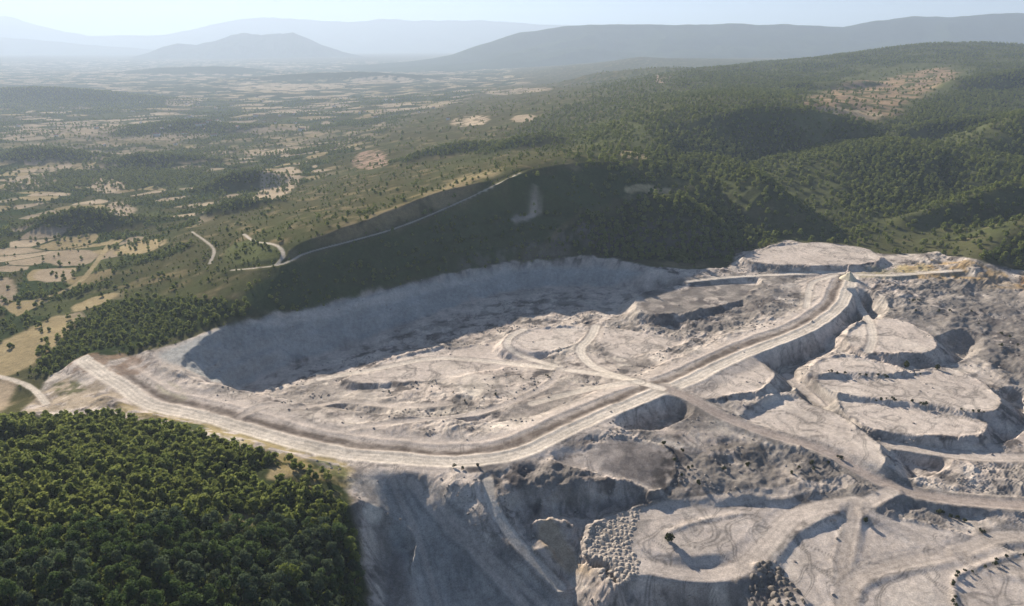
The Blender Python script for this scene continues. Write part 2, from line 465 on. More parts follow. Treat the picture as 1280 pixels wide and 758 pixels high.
# rougher spoil on the right
def roughen(pix, amp, scale, seed, ridged=False):
    pts = smooth_poly([hit(*a) for a in pix]); s = win(pts, 20); x, y = X[s], Y[s]
    m = sstep(4, -8, sdist(pts, x, y) + 5 * fbm(x, y, 20, 2, seed)) * (1 - .85 * FLAT[s])
    Hh[s] += m * amp * fbm(x, y, scale, 4, seed + 1, .55, ridged)
roughen([(1075,352),(1130,350),(1280,345),(1420,350),(1420,480),(1280,490),(1230,470),(1190,420),(1140,395),(1080,395)], 4.2, 26, 71)
roughen([(860,560),(930,545),(1000,560),(1060,590),(1080,625),(1000,615),(930,620),(860,625),(835,600)], 3.0, 18, 73)
roughen([(560,575),(690,570),(760,600),(800,600),(720,640),(650,620),(600,610)], 3.2, 16, 75)
roughen([(790,360),(950,345),(1010,375),(960,400),(860,430),(790,410)], 2.8, 18, 77)
roughen([(1100,590),(1180,600),(1280,600),(1420,600),(1420,640),(1280,660),(1180,650),(1110,620)], 2.0, 16, 79)

hp = smooth_poly([at_z(*a) for a in HAUL], 3, closed=False)
sh = win(hp, 60); xh, yh = X[sh], Y[sh]
dh, zh = ldist(hp, xh, yh)
sg = np.zeros(xh.shape); best = np.full(xh.shape, 1e18)
for i in range(len(hp) - 1):
    a = hp[i]; e = hp[i + 1] - a
    t = np.clip(((xh - a[0]) * e[0] + (yh - a[1]) * e[1]) / (e[0] ** 2 + e[1] ** 2), 0, 1)
    q = (xh - a[0] - t * e[0]) ** 2 + (yh - a[1] - t * e[1]) ** 2
    sg = np.where(q < best, np.sign(e[0] * (yh - a[1]) - e[1] * (xh - a[0])), sg); best = np.minimum(best, q)
sd_h = dh * sg + 2.2 * fbm(xh, yh, 45, 2, 82) + .9 * fbm(xh, yh, 12, 3, 80)      # positive: the side of the haul road away from the bank, metres
k = 1 - sstep(12, 27, np.where(sd_h > 0, sd_h, -sd_h * 1.25))
pf_ = sstep(5, 60, np.hypot(xh - hp[0, 0], yh - hp[0, 1]))
prof = zh + pf_ * (-.6 * sstep(-1, 3.5, sd_h) + .25 * sstep(7, 12, sd_h) + .4 * np.exp(-((sd_h + .6) / 1.3) ** 2) + .35 * np.exp(-((sd_h - 11.5) / 1.5) ** 2) + .35 * np.exp(-((sd_h + 10.5) / 1.5) ** 2))
Hh[sh] = Hh[sh] * (1 - k) + (prof + .12 * fbm(xh, yh, 5, 2, 81)) * k
FLAT[sh] = np.maximum(FLAT[sh], k)

# tracks
CR2 = PALE * 1.12
road([(830,485,-3.5),(868,500,-4),(900,520,-6),(960,543,-9),(1030,562,-10.5),(1075,590,-13),(1120,612,-15),(1180,625,-16.5),(1280,632,-17.5),(1400,640,-18)], 8, PINK * .95, .9, 6, .8)
road([(745,408),(738,424),(722,437),(735,455),(760,468),(800,478),(826,486)], 6, CREAM, .95, 6, .4)
road([(400,474),(470,462),(540,447),(590,450),(640,455),(700,462),(745,467),(800,478)], 5, CREAM, .8, 5, .3)
road([(655,412),(637,421),(632,434),(655,448),(700,459)], 4, CREAM, .8, 5, .3)
road([(665,505),(720,490),(775,480),(800,478)], 5, CREAM, .7, 5, .3)
road([(300,522),(330,505),(380,512),(430,500),(500,510),(560,505)], 4, PALE, .6, 4, .3)
road([(440,535),(520,525),(590,520),(650,500),(690,480),(700,462)], 4, PALE * 1.1, .6, 4, .4)
road([(1110,556),(1170,566),(1230,573),(1300,572),(1400,575)], 7, CR2, .8, 6, .5)
road([(1060,640),(1115,614)], 6, PALE, .6, 4, .3)
road([(720,655),(800,645),(850,632),(930,620),(1000,611),(1060,600)], 7, PALE * 1.15, .6, 3, 0, level=False)
road([(1075,628),(1030,632),(990,645),(960,680),(935,708),(895,721),(850,719),(800,706),(770,690)], 7, PALE * 1.05, .7, 7, 0)
road([(1070,630),(1062,670),(1052,710),(1056,757)], 5, PALE * .85, .6, 5, .25)
road([(1056,757),(1065,722),(1120,706),(1200,690),(1240,672),(1280,668),(1400,690)], 6, PALE * .85, .7, 5, .25)
road([(1085,640),(1130,665),(1180,690)], 4, PALE * .85, .4, 5, .25)
road([(1200,690),(1215,705),(1250,712),(1300,720)], 4, PALE * .8, .5, 5, .25)
road([(610,600),(613,632),(635,665),(665,700),(700,735)], 5, CREAM * .92, .7, 2, .3)
road([(-60,462),(0,470),(40,483),(58,505)], 3.5, CREAM * .9, .9, 3)
road([(860,352),(920,346),(1000,342),(1052,341)], 5, CREAM, .8, 4, .3)
road([(1062,343),(1110,345),(1160,341),(1200,338)], 5, CREAM, .8, 4, .3)
road([(1008,385),(1012,360),(1016,352),(1045,344)], 4, CREAM, .8, 4, .3)
road([(1085,440),(1092,425),(1088,402),(1075,385),(1064,360)], 5, CREAM, .8, 4, .3)
road([(985,470),(1000,485),(1030,505)], 6, PALE, .7, 4, .3)
road([(515,603),(552,648),(605,702),(655,757)], 4, PALE * 1.2, .7, 3, 0, level=False)
road([(535,615),(585,668),(640,722),(680,757)], 2.5, PALE * 1.2, .6, 3, 0, level=False)
road([(490,602),(520,660),(548,757)], 2.5, PALE * 1.1, .6, 3, 0, level=False)
# ridge-top track and the paths on the plateau
RIDGE = [(290,338),(345,333),(365,326),(380,316.5),(440,301.5),(500,284.5),(560,259.5),(605,238.5),(650,216.5)]
road(RIDGE, 3.0, CREAM * .8, .8, 9)
road([(305,293),(318,303),(345,305),(357,318),(345,332)], 3, CREAM * .8, .9, 3)
road([(262,330),(270,312),(255,300),(240,290)], 2.5, CREAM * .7, .8, 3)
road([(140,300),(120,330),(95,360),(30,380)], 5, DRY * 1.4, .8, 4)

def berm(pix, h=1.6, wd=1.3, seed=0):
    """dozed bank along the lip of a tip"""
    pts = path_z(pix); s = win(pts, 8); x, y = X[s], Y[s]
    d, _ = ldist(pts, x, y)
    Hh[s] += h * np.exp(-(d / wd) ** 2) * np.clip(.55 + 1.0 * fbm(x, y, 11, 3, 90 + seed), 0, 1.2)
berm([(1030,466),(1060,471),(1100,472),(1160,466)], 1.8, 1.4, 1)
berm([(1000,478),(1030,505),(1070,535)], 1.2, 1.2, 3)
berm([(1195,757),(1190,725),(1215,712),(1245,700),(1290,690)], 1.0, 1.6, 4)
berm([(945,708),(985,735),(1010,757)], 2.2, 1.5, 5)
berm([(830,668),(870,652),(930,642)], .6, 1.6, 7)
berm([(1000,560),(1040,585),(1095,618)], 1.8, 1.3, 8)

# ------------------------------------------------------------------ paint the covers
V1 = fbm(X, Y, 160, 4, 201); V2 = fbm(X, Y, 28, 4, 202); V3 = fbm(X, Y, 700, 3, 203)
RGB[:] = SCRUB
paint(sstep(.05, .4, V2 + .5 * V1) * .8, DRY * .85)
paint(sstep(0, .3, V1 - .3 * V2) * .8, OLIVE)
# parcels of the valley: stubble, fallow, vines, woodlots
wx = X + 30 * fbm(X, Y, 140, 2, 211); wy = Y + 30 * fbm(X, Y, 140, 2, 212)
ang = R(-14); ux = wx * math.cos(ang) + wy * math.sin(ang); uy = (wy * math.cos(ang) - wx * math.sin(ang)) * 1.15
lowland = sstep(-8, -22, Hh - 9 * V1) * (1 - MM)
near_f = 1 - sstep(1500, 2600, Y)
c1, e1 = cells(ux, uy, 46, 5); c2, e2 = cells(ux, uy, 95, 6)
PW = np.zeros(Hh.shape, np.float32)
for cid, ed, wgt in ((c1, e1, near_f), (c2, e2, 1 - near_f)):
    u = ((cid >> 5) & 1023) / 1023.0; v = ((cid >> 15) & 255) / 255.0
    kind = u + .18 * V3
    col = np.where((kind < .23)[..., None], TAN * 1.1, np.where((kind < .36)[..., None], DRY * 1.15, np.where((kind < .55)[..., None], SCRUB * .9, np.where((kind < .74)[..., None], OLIVE, WOOD * 1.3)))).astype(np.float32)
    col = col * (0.8 + .45 * v)[..., None].astype(np.float32)
    m = (lowland * wgt)[..., None].astype(np.float32)
    hedge = (sstep(5, 2, ed) * (.5 + .5 * (((cid >> 3) & 3) > 0)))[..., None].astype(np.float32)
    col = col * (1 - hedge) + (WOOD * 1.4).astype(np.float32) * hedge
    RGB += (col - RGB) * m
    PW = np.maximum(PW, m[..., 0] * np.where(kind > .80, .75, np.where(kind > .30, .10, .01)) * (1 - hedge[..., 0])); PW = np.maximum(PW, m[..., 0] * hedge[..., 0] * .4)
del wx, wy, ux, uy
# dark woods over knolls and far slopes
WOODY = np.zeros(Hh.shape, np.float32)
fw = sstep(.12, .30, fbm(X, Y * .8, 330, 4, 221) + .12 * V2) * sstep(450, 700, Y) * (1 - MM)
WOODY = np.maximum(np.maximum(WOODY, PW * sstep(430, 560, Y)), fw * lowland * .95)
WOODY = np.maximum(WOODY, .10 * (1 - MM) * sstep(450, 600, Y) * sstep(-.2, .3, V2))
del PW
for (px, py, z, rx, ry) in ((105,285,-38,90,38),(310,242,-44,75,32),(20,125,-64,800,380),(110,128,-64,500,330),(560,195,28,110,40),(660,190,48,75,38),(200,205,-52,140,50),(60,200,-54,150,60),(240,165,-60,240,110),(430,100,-64,900,300),(250,92,-66,900,400),(205,330,-20,28,22),(300,270,-20,60,26),(450,158,-45,150,60),(380,190,-38,90,40)):
    x0, y0, _ = at_z(px, py, z)
    q = ((X - x0) / rx) ** 2 + ((Y - y0) / ry) ** 2
    m = q < 6
    WOODY[m] = np.maximum(WOODY[m], sstep(1.5, .7, q[m] + .9 * fbm(X[m], Y[m], 40, 3, 230)))
# green right-hand hills
WOODY = np.maximum(WOODY, hm.astype(np.float32) * (.38 + .56 * sstep(-.25, .15, V1 + .3 * V2 + .25 * fbm(X, Y, 60, 3, 233))) * (1 - MM))
def woods(pix, amt=1.0, soft=4, wobble=8, seed=0, z=None):
    pts = smooth_poly([hit(*a) for a in pix]); s = win(pts, soft + wobble + 8); x, y = X[s], Y[s]
    d = sdist(pts, x, y) + wobble * fbm(x, y, wobble * 3, 3, 240 + seed)
    m = sstep(soft, -soft, d).astype(np.float32)
    WOODY[s] = WOODY[s] * (1 - m) + m * amt
    return pts
woods([(-60,560),(0,520),(130,512),(210,532),(330,566),(400,586),(430,602),(444,650),(462,757),(462,860),(-60,860)], .9, 3, 3, 15)
woods([(30,472),(55,435),(95,402),(140,375),(200,372),(300,380),(335,388),(250,412),(200,428),(140,447),(80,462)], .95, 3, 6, 1)
woods([(290,372),(330,352),(385,325),(440,308),(500,291),(560,268),(605,246),(650,226),(720,214),(795,216),(795,236),(740,260),(690,290),(640,322),(540,343),(430,372),(330,396)], .3, 3, 6, 2)
woods([(700,290),(750,265),(800,248),(850,245),(900,250),(960,290),(960,302),(900,320),(830,330),(740,316),(690,310)], .9, 3, 8, 3)
woods([(230,305),(300,290),(380,300),(365,322),(300,345),(240,355)], .10, 6, 8, 4)
woods([(400,290),(480,255),(560,225),(640,205),(650,212),(605,233),(560,255),(500,280),(430,300)], .12, 5, 6, 5)
woods([(980,138),(1005,108),(1070,88),(1150,78),(1222,80),(1200,108),(1150,130),(1118,156),(1055,150)], .10, 25, 40, 6)
woods([(860,125),(930,118),(1040,135),(1080,152),(1000,150),(900,150)], .45, 20, 20, 7)
woods([(1225,328),(1240,310),(1270,290),(1300,280),(1420,300),(1420,340),(1280,336)], .6, 4, 6, 8)
woods([(620,170),(700,135),(780,115),(860,120),(850,150),(760,175),(680,190)], .4, 15, 25, 9)
paint(WOODY * .97, WOOD * (1.0))
paint(np.clip(hm * (1 - WOODY), 0, 1) * (1 - MM) * .8, OLIVE * 1.7)
# named patches outside the mine
region([(325,598),(350,580),(385,578),(375,592),(345,604)], DRY * 1.3, .9, 1.5, 3, seed=71)
region([(275,652),(300,640),(325,645),(315,660),(285,664)], DRY * .8, .8, 2, 3, seed=72)
region([(290,372),(330,352),(385,322),(440,304),(500,288),(560,264),(605,242),(650,222),(720,211),(797,214),(797,236),(740,262),(690,292),(640,324),(540,345),(430,374),(330,398)], WOOD * 1.5, .9, 4, 5, seed=70)
region([(55,400),(80,392),(95,402),(75,430),(20,470),(-20,470),(-20,440)], DRY * 1.25, 1, 3, 5, seed=1)
region([(30,470),(10,500),(0,520),(-40,520),(-40,478)], TAN * 1.1, 1, 3, 4, seed=2)
region([(60,312),(125,312),(118,330),(55,333)], TAN, 1, 2, 4, seed=3)
region([(45,336),(98,335),(88,352),(40,352)], TAN * 1.1, 1, 2, 4, seed=4)
region([(-40,350),(20,345),(22,382),(-40,385)], TAN * .9, 1, 3, 4, seed=5)
region([(85,385),(120,370),(150,365),(140,375),(95,392)], DRY * 1.3, 1, 2, 3, seed=6)
region([(110,220),(150,226),(160,237),(120,245)], TAN * 1.3, 1, 4, 8, seed=7)
region([(135,250),(170,256),(165,272),(125,265)], TAN * 1.2, 1, 4, 6, seed=8)
region([(170,300),(205,298),(210,305),(180,318),(130,318)], DRY * 1.4, 1, 3, 5, seed=9)
region([(338,212),(372,207),(378,220),(362,240),(335,250),(300,252),(325,238)], TAN * 1.35, 1, 4, 8, seed=10)
region([(445,190),(480,186),(488,206),(465,214),(440,208)], np.array((.36,.26,.2)), .9, 5, 12, seed=11, speck=20)
region([(562,148),(610,142),(612,156),(566,160)], TAN * 1.5, 1, 8, 14, seed=12, speck=30)
region([(640,145),(670,143),(668,152),(640,154)], TAN * 1.2, 1, 6, 10, seed=13)
region([(520,243),(570,222),(625,210),(625,220),(560,240)], DRY * 1.25, .7, 6, 10, seed=14, speck=25)
region([(770,188),(818,193),(812,200),(775,199)], DRY * 1.6, .9, 4, 6, seed=15)
region([(770,237),(835,232),(842,239),(800,243)], DRY * 1.7, .9, 2, 4, seed=16)
region([(817,94),(836,92),(838,103),(818,104)], np.array((.42,.32,.25)), .8, 10, 14, seed=17, speck=30)
for i, q in enumerate(([(0,165),(60,152),(150,150),(170,160),(80,172),(0,178)],[(190,168),(260,165),(270,173),(200,176)],[(300,188),(370,185),(390,192),(310,196)],[(200,128),(250,120),(262,128),(215,134)],[(430,98),(520,96),(515,104),(440,106)],[(280,108),(420,104),(440,112),(300,116)],[(60,207),(150,205),(120,214),(40,216)],[(0,222),(60,218),(70,232),(0,240)],[(250,190),(285,188),(290,196),(255,200)],[(620,112),(700,108),(690,116),(600,118)])):
    region(q, TAN * (1.2 + .12 * (i % 3)), .85, 14, 30, seed=30 + i, speck=70)
region([(990,130),(1040,112),(1100,100),(1170,84),(1205,88),(1170,110),(1130,128),(1112,152),(1045,144)], np.array((.36,.26,.17)), .95, 20, 30, seed=18, speck=45)
region([(1010,132),(1060,134),(1110,142),(1100,150),(1040,142)], np.array((.5,.4,.27)), .9, 8, 14, seed=19, speck=25)
region([(700,160),(760,150),(850,165),(800,185),(720,190)], OLIVE * 1.9, .6, 25, 40, seed=20, speck=50)
region([(380,300),(480,262),(560,233),(610,222),(600,236),(540,262),(470,288),(400,308)], DRY * .9, .85, 6, 8, seed=21, speck=30)
region([(275,318),(300,300),(340,305),(355,318),(340,332),(290,333)], OLIVE * 1.5, .9, 4, 4, seed=22)
# --- the mine
bare = PALE * np.ones(Hh.shape + (3,))
n1 = fbm(X[msl], Y[msl], 55, 5, 251, .6); n2 = fbm(X[msl], Y[msl], 14, 4, 252, .6); n3 = fbm(X[msl], Y[msl], 120, 3, 253)
cb = np.broadcast_to(PALE.astype(np.float32), n1.shape + (3,)).copy()
def mx(m, c):
    cb[:] = cb + (np.asarray(c, np.float32) - cb) * m[..., None].astype(np.float32)
fl = FLAT[msl]
mx(sstep(-.1, .4, n3) * .6, PINK)
mx(sstep(-.02, .22, n1 + .3 * n2) * (1 - .5 * fl) * .85, GREY * 1.1)
mx(sstep(.08, .32, n2 - .25 * n1) * (1 - .85 * fl) * .85, DARK * 1.15)
mx(sstep(.1, .4, -n2 + .2 * n1) * .55, CREAM)
mx(fl * .7, PALE * 1.22)
mx(sstep(.15, .5, n2) * fl * .25, PINK * .9)
n4 = fbm(X[msl], Y[msl], 60, 3, 254); n5 = fbm(X[msl] + 300, Y[msl], 42, 3, 255)
nf_ = 1 - .7 * FACE[msl]
for n_ in (n4, n5, n4 - n5):
    for off in (0.0, .035):      # paired tyre tracks wandering over the ground
        mx(np.exp(-((n_ - off - .05) / .010) ** 2) * .72 * nf_, GREY)
mx(sstep(-.25, .1, -n5) * sstep(.0, .35, n4) * .35 * nf_, CREAM)
mx(FACE[msl] * sstep(-.1, .5, RILL) * .55, PALE * 1.1)
mx(FACE[msl] * sstep(-.1, -.5, RILL) * .35, GREY)
del n4, n5
RGB[msl] += (cb - RGB[msl]) * MM[msl][..., None]
MINE_M = MM
mm_ = None
region([(185,445),(250,420),(320,402),(430,378),(540,348),(640,328),(740,322),(820,340),(760,357),(680,354),(600,368),(520,400),(460,422),(400,442),(340,462),(292,484),(250,470)], np.array((.33, .355, .36)), .75, 4, 4, seed=40)  # cool tint put into the high wall's colour to turn its shade bluer
region([(440,600),(470,590),(520,604),(560,628),(590,664),(640,704),(700,738),(745,775),(700,850),(540,850),(520,757),(470,650)], np.array((.31, .345, .355)), .45, 6, 6, seed=68)  # long slope under the bend: blue of its shade painted into the rock colour
region([(330,400),(430,380),(540,352),(640,332),(640,340),(540,360),(430,392),(330,412)], np.array((.52, .50, .47)), .85, 3, 4, seed=41)  # upper band of the wall painted paler, standing in for grazing sunlight
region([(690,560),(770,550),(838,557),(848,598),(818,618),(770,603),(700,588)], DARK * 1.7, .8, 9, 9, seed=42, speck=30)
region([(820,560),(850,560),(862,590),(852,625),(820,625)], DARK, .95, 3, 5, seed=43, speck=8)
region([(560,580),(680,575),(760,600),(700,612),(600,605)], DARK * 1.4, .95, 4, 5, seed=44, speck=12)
region([(800,365),(950,350),(1000,375),(930,400),(860,425),(800,400)], DARK * 1.5, .95, 4, 6, seed=45, speck=14)
region([(1130,350),(1280,345),(1420,350),(1420,480),(1280,490),(1230,460),(1170,420),(1120,392)], GREY * .9, .85, 5, 8, seed=46, speck=16)
region([(1170,380),(1280,370),(1420,380),(1420,470),(1260,470),(1200,430)], DARK * 1.5, .9, 5, 8, seed=47, speck=10)
region([(860,565),(930,550),(1000,565),(1060,592),(1060,615),(950,618),(870,620)], GREY * .8, .95, 4, 6, seed=48, speck=14)
region([(1110,335),(1170,322),(1240,338),(1300,340),(1420,350),(1280,362),(1160,352)], OCHRE * 1.1, .8, 4, 6, seed=49, speck=18)
region([(1060,335),(1170,325),(1170,345),(1070,350)], np.array((.36,.33,.18)), .5, 3, 4, seed=50, speck=14)
region([(130,510),(200,532),(330,560),(350,590),(390,612),(425,622),(440,600),(440,575),(350,548),(240,525),(170,505)], np.array((.29,.24,.12)), .9, 3, 4, seed=51, speck=10)
region([(205,530),(250,527),(262,538),(215,540)], WOOD * 1.6, .9, 2, 2, seed=52)
region([(390,575),(430,578),(435,610),(400,590)], OLIVE * 1.8, .8, 2, 3, seed=53, speck=8)
region([(670,655),(692,648),(725,695),(745,722),(705,712),(680,690)], np.array((.42,.34,.25)), .9, 2, 3, seed=54)
region([(85,450),(140,440),(190,445),(180,470),(130,468),(90,470)], np.array((.24,.17,.12)), .85, 3, 4, seed=55, speck=12)
region([(15,520),(60,475),(110,470),(150,490),(190,515),(130,512),(70,512)], np.array((.36,.30,.22)), .75, 3, 4, seed=64, speck=16)
region([(60,478),(100,476),(115,488),(75,498)], OLIVE * 1.3, .8, 2, 4, seed=65, speck=9)
region([(190,480),(215,475),(240,500),(215,505)], np.array((.45,.42,.30)), .7, 2, 3, seed=56)
region([(720,672),(770,640),(830,632),(800,660),(790,700),(800,725),(770,745)], GREY * 1.1, .7, 3, 3, seed=57)
region([(955,702),(1000,735),(1010,757),(1010,800),(930,800),(925,740)], DARK * 1.6, .8, 3, 3, seed=58, speck=7)
region([(440,605),(470,640),(478,757),(478,860),(540,860),(520,757),(490,660),(460,600)], GREY * 1.3, .8, 3, 3, seed=59)
region([(450,635),(470,628),(482,650),(462,655)], CREAM, .9, 1.5, 2, seed=60)
region([(634,274),(660,266),(682,260),(668,270),(650,280)], PALE, .8, 2.5, 4, seed=66)
region([(560,325),(640,305),(700,290),(760,283),(800,290),(740,305),(650,326),(590,338)], GREY * .8, .5, 4, 6, seed=67, speck=14)
region([(690,300),(730,280),(790,275),(900,290),(960,302),(890,325),(760,318)], GREY * .8, .5, 5, 8, seed=62, speck=18)
region([(1265,352),(1300,340),(1420,345),(1420,375),(1290,372)], np.array((.34,.20,.10)), .9, 4, 6, seed=63, speck=20)
for q, c_, a_, sd_ in (([(795,362),(950,348),(1005,372),(940,400),(870,428),(800,408)], GREY * 1.2, .75, 80), ([(1110,352),(1280,345),(1420,350),(1420,490),(1280,500),(1225,465),(1170,420),(1110,392)], GREY * 1.25, .7, 81), ([(855,560),(930,545),(1010,562),(1075,600),(1060,618),(950,620),(850,626)], GREY * 1.15, .75, 82), ([(545,582),(690,574),(770,600),(760,640),(690,625),(600,610)], GREY * 1.15, .8, 83), ([(1100,600),(1280,600),(1420,610),(1420,650),(1230,655),(1120,622)], GREY * 1.4, .5, 84), ([(620,500),(700,478),(760,490),(690,520),(640,530)], GREY * 1.3, .6, 85), ([(320,490),(420,480),(520,500),(480,515),(360,505)], GREY * 1.35, .55, 86)):
    region(q, c_, a_, 8, 10, seed=sd_, speck=26)
# haul road bands
wj = .8 * fbm(xh, yh, 14, 3, 261)
s2 = sd_h + wj
band = lambda a, b, q=1.2: sstep(a - q, a + q, s2) * (1 - sstep(b - q, b + q, s2))
paint(band(-10.5, -.2) * .9, CREAM * 1.0, sh)
endf = sstep(14, 60, np.hypot(xh - hp[0, 0], yh - hp[0, 1]))
wn = fbm(xh, yh, 9, 4, 263); wl = fbm(xh, yh, 60, 2, 264)
paint(band(1.2 + 1.5 * wn, 7.2 + 4 * wl, 2.2) * (.68 + .3 * sstep(-.35, .25, wn)) * sstep(-.75, -.2, wl + .3) * endf, ASPH * np.array((1.05, .95, .88)), sh)
paint(endf * band(10.2, 16.5 + 2 * wl) * (.6 + .4 * sstep(-.3, .3, wn)), PALE * 1.08, sh)
tk = .5 + .5 * np.cos(s2 * 2.4)
paint(band(-9.5, -1.5, .8) * tk * .3, GREY, sh)
paint(sstep(.1, .5, wn) * band(-11, 17) * .3, GREY * 1.1, sh)
paint(band(1.5, 9, .8) * tk * .3, GREY * 1.2, sh)
TR = np.zeros(Hh.shape, np.float32)
for s, d, wd, col, bl, soft in ROADS:
    x, y = X[s], Y[s]
    dd = d + .5 * fbm(x, y, 9, 2, 262)
    m = (1 - sstep(wd / 2 - .6, wd / 2 + .9, dd)) * bl
    paint(m, col, s)
    paint((1 - sstep(.3, .8, np.abs(np.abs(dd) - wd * .24))) * bl * .22, GREY, s)
    paint(np.exp(-((dd - wd / 2 - 1.2) / .8) ** 2) * bl * .5 * MM[s], GREY * .8, s)
    TR[s] = np.maximum(TR[s], 1 - sstep(wd / 2, wd / 2 + 1, d))
WOODY *= (1 - TR); WOODY[sh] *= 1 - sstep(.1, .5, k)

# ------------------------------------------------------------------ materials
def new_mat(name):
    m = bpy.data.materials.new(name); m.use_nodes = True
    nt = m.node_tree; nt.nodes.clear()
    out = nt.nodes.new('ShaderNodeOutputMaterial')
    return m, nt, out

def ground_mat(name, bump=.35, scale=.35):
    m, nt, out = new_mat(name)
    N = nt.nodes.new; L = nt.links.new
    at = N('ShaderNodeAttribute'); at.attribute_name = 'cover'
    geo = N('ShaderNodeNewGeometry')
    n1 = N('ShaderNodeTexNoise'); n1.inputs['Scale'].default_value = scale; n1.inputs['Detail'].default_value = 5; n1.inputs['Roughness'].default_value = .62
    n2 = N('ShaderNodeTexNoise'); n2.inputs['Scale'].default_value = scale * .13; n2.inputs['Detail'].default_value = 4
    L(geo.outputs['Position'], n1.inputs['Vector']); L(geo.outputs['Position'], n2.inputs['Vector'])
    r1 = N('ShaderNodeMapRange'); r1.inputs[1].default_value = .3; r1.inputs[2].default_value = .7; r1.inputs[3].default_value = .8; r1.inputs[4].default_value = 1.2
    r2 = N('ShaderNodeMapRange'); r2.inputs[1].default_value = .3; r2.inputs[2].default_value = .7; r2.inputs[3].default_value = .85; r2.inputs[4].default_value = 1.15
    L(n1.outputs[0], r1.inputs[0]); L(n2.outputs[0], r2.inputs[0])
    mu = N('ShaderNodeMath'); mu.operation = 'MULTIPLY'; L(r1.outputs[0], mu.inputs[0]); L(r2.outputs[0], mu.inputs[1])
    sc = N('ShaderNodeVectorMath'); sc.operation = 'SCALE'; L(at.outputs['Color'], sc.inputs[0]); L(mu.outputs[0], sc.inputs['Scale'])
    bs = N('ShaderNodeBsdfDiffuse'); bs.inputs['Roughness'].default_value = 0
    L(sc.outputs[0], bs.inputs['Color'])
    n3 = N('ShaderNodeTexNoise'); n3.inputs['Scale'].default_value = scale * 4.5; n3.inputs['Detail'].default_value = 3; n3.inputs['Roughness'].default_value = .7
    L(geo.outputs['Position'], n3.inputs['Vector'])
    r3 = N('ShaderNodeMapRange'); r3.inputs[1].default_value = .34; r3.inputs[2].default_value = .62; r3.inputs[3].default_value = .74; r3.inputs[4].default_value = 1.12
    L(n3.outputs[0], r3.inputs[0])
    m3 = N('ShaderNodeVectorMath'); m3.operation = 'SCALE'; L(sc.outputs[0], m3.inputs[0]); L(r3.outputs[0], m3.inputs['Scale']); L(m3.outputs[0], bs.inputs['Color'])
    bp = N('ShaderNodeBump'); bp.inputs['Strength'].default_value = bump; bp.inputs['Distance'].default_value = 1.0
    L(n1.outputs[0], bp.inputs['Height']); L(bp.outputs[0], bs.inputs['Normal'])
    L(bs.outputs[0], out.inputs['Surface'])
    return m

def foliage_mat(name, c1, c2, trans=.42):
    m, nt, out = new_mat(name)
    N = nt.nodes.new; L = nt.links.new
    oi = N('ShaderNodeObjectInfo')
    geo = N('ShaderNodeNewGeometry')
    nz = N('ShaderNodeTexNoise'); nz.inputs['Scale'].default_value = .9; nz.inputs['Detail'].default_value = 2
    L(geo.outputs['Position'], nz.inputs['Vector'])
    ad = N('ShaderNodeMath'); ad.operation = 'MULTIPLY_ADD'; ad.inputs[1].default_value = .55; L(oi.outputs['Random'], ad.inputs[0])
    mr = N('ShaderNodeMapRange'); mr.inputs[1].default_value = .3; mr.inputs[2].default_value = .7; mr.inputs[4].default_value = .45
    L(nz.outputs[0], mr.inputs[0]); L(mr.outputs[0], ad.inputs[2])
    mix = N('ShaderNodeMix'); mix.data_type = 'RGBA'
    L(ad.outputs[0], mix.inputs[0]); mix.inputs[6].default_value = (*c1, 1); mix.inputs[7].default_value = (*c2, 1)
    d = N('ShaderNodeBsdfDiffuse'); t = N('ShaderNodeBsdfTranslucent'); ms = N('ShaderNodeMixShader'); ms.inputs[0].default_value = trans
    L(mix.outputs[2], d.inputs[0]); L(mix.outputs[2], t.inputs[0]); L(d.outputs[0], ms.inputs[1]); L(t.outputs[0], ms.inputs[2])
    L(ms.outputs[0], out.inputs['Surface'])
    return m

def plain_mat(name, c, var=.25, scale=1.5, rough=.85):
    m, nt, out = new_mat(name)
    N = nt.nodes.new; L = nt.links.new
    b = N('ShaderNodeBsdfPrincipled'); b.inputs['Roughness'].default_value = rough
    tc_ = N('ShaderNodeTexCoord'); nz = N('ShaderNodeTexNoise'); nz.inputs['Scale'].default_value = scale; nz.inputs['Detail'].default_value = 4
    L(tc_.outputs['Object'], nz.inputs['Vector'])
    mr = N('ShaderNodeMapRange'); mr.inputs[1].default_value = .3; mr.inputs[2].default_value = .7; mr.inputs[3].default_value = 1 - var; mr.inputs[4].default_value = 1 + var
    L(nz.outputs[0], mr.inputs[0])
    v = N('ShaderNodeVectorMath'); v.operation = 'SCALE'; v.inputs[0].default_value = c; L(mr.outputs[0], v.inputs['Scale'])
    L(v.outputs[0], b.inputs['Base Color']); L(b.outputs[0], out.inputs['Surface'])
    return m

GM = ground_mat('bare_ground', .22, .35)
TM = ground_mat('vegetated_ground', .3, .25)

# far woods roughen the ground itself where single trees are too small to tell apart
cz = sstep(2600, 4000, Y)
Hh += cz * WOODY * (3.0 * fbm(X, Y, 26, 2, 281) + 3.0)

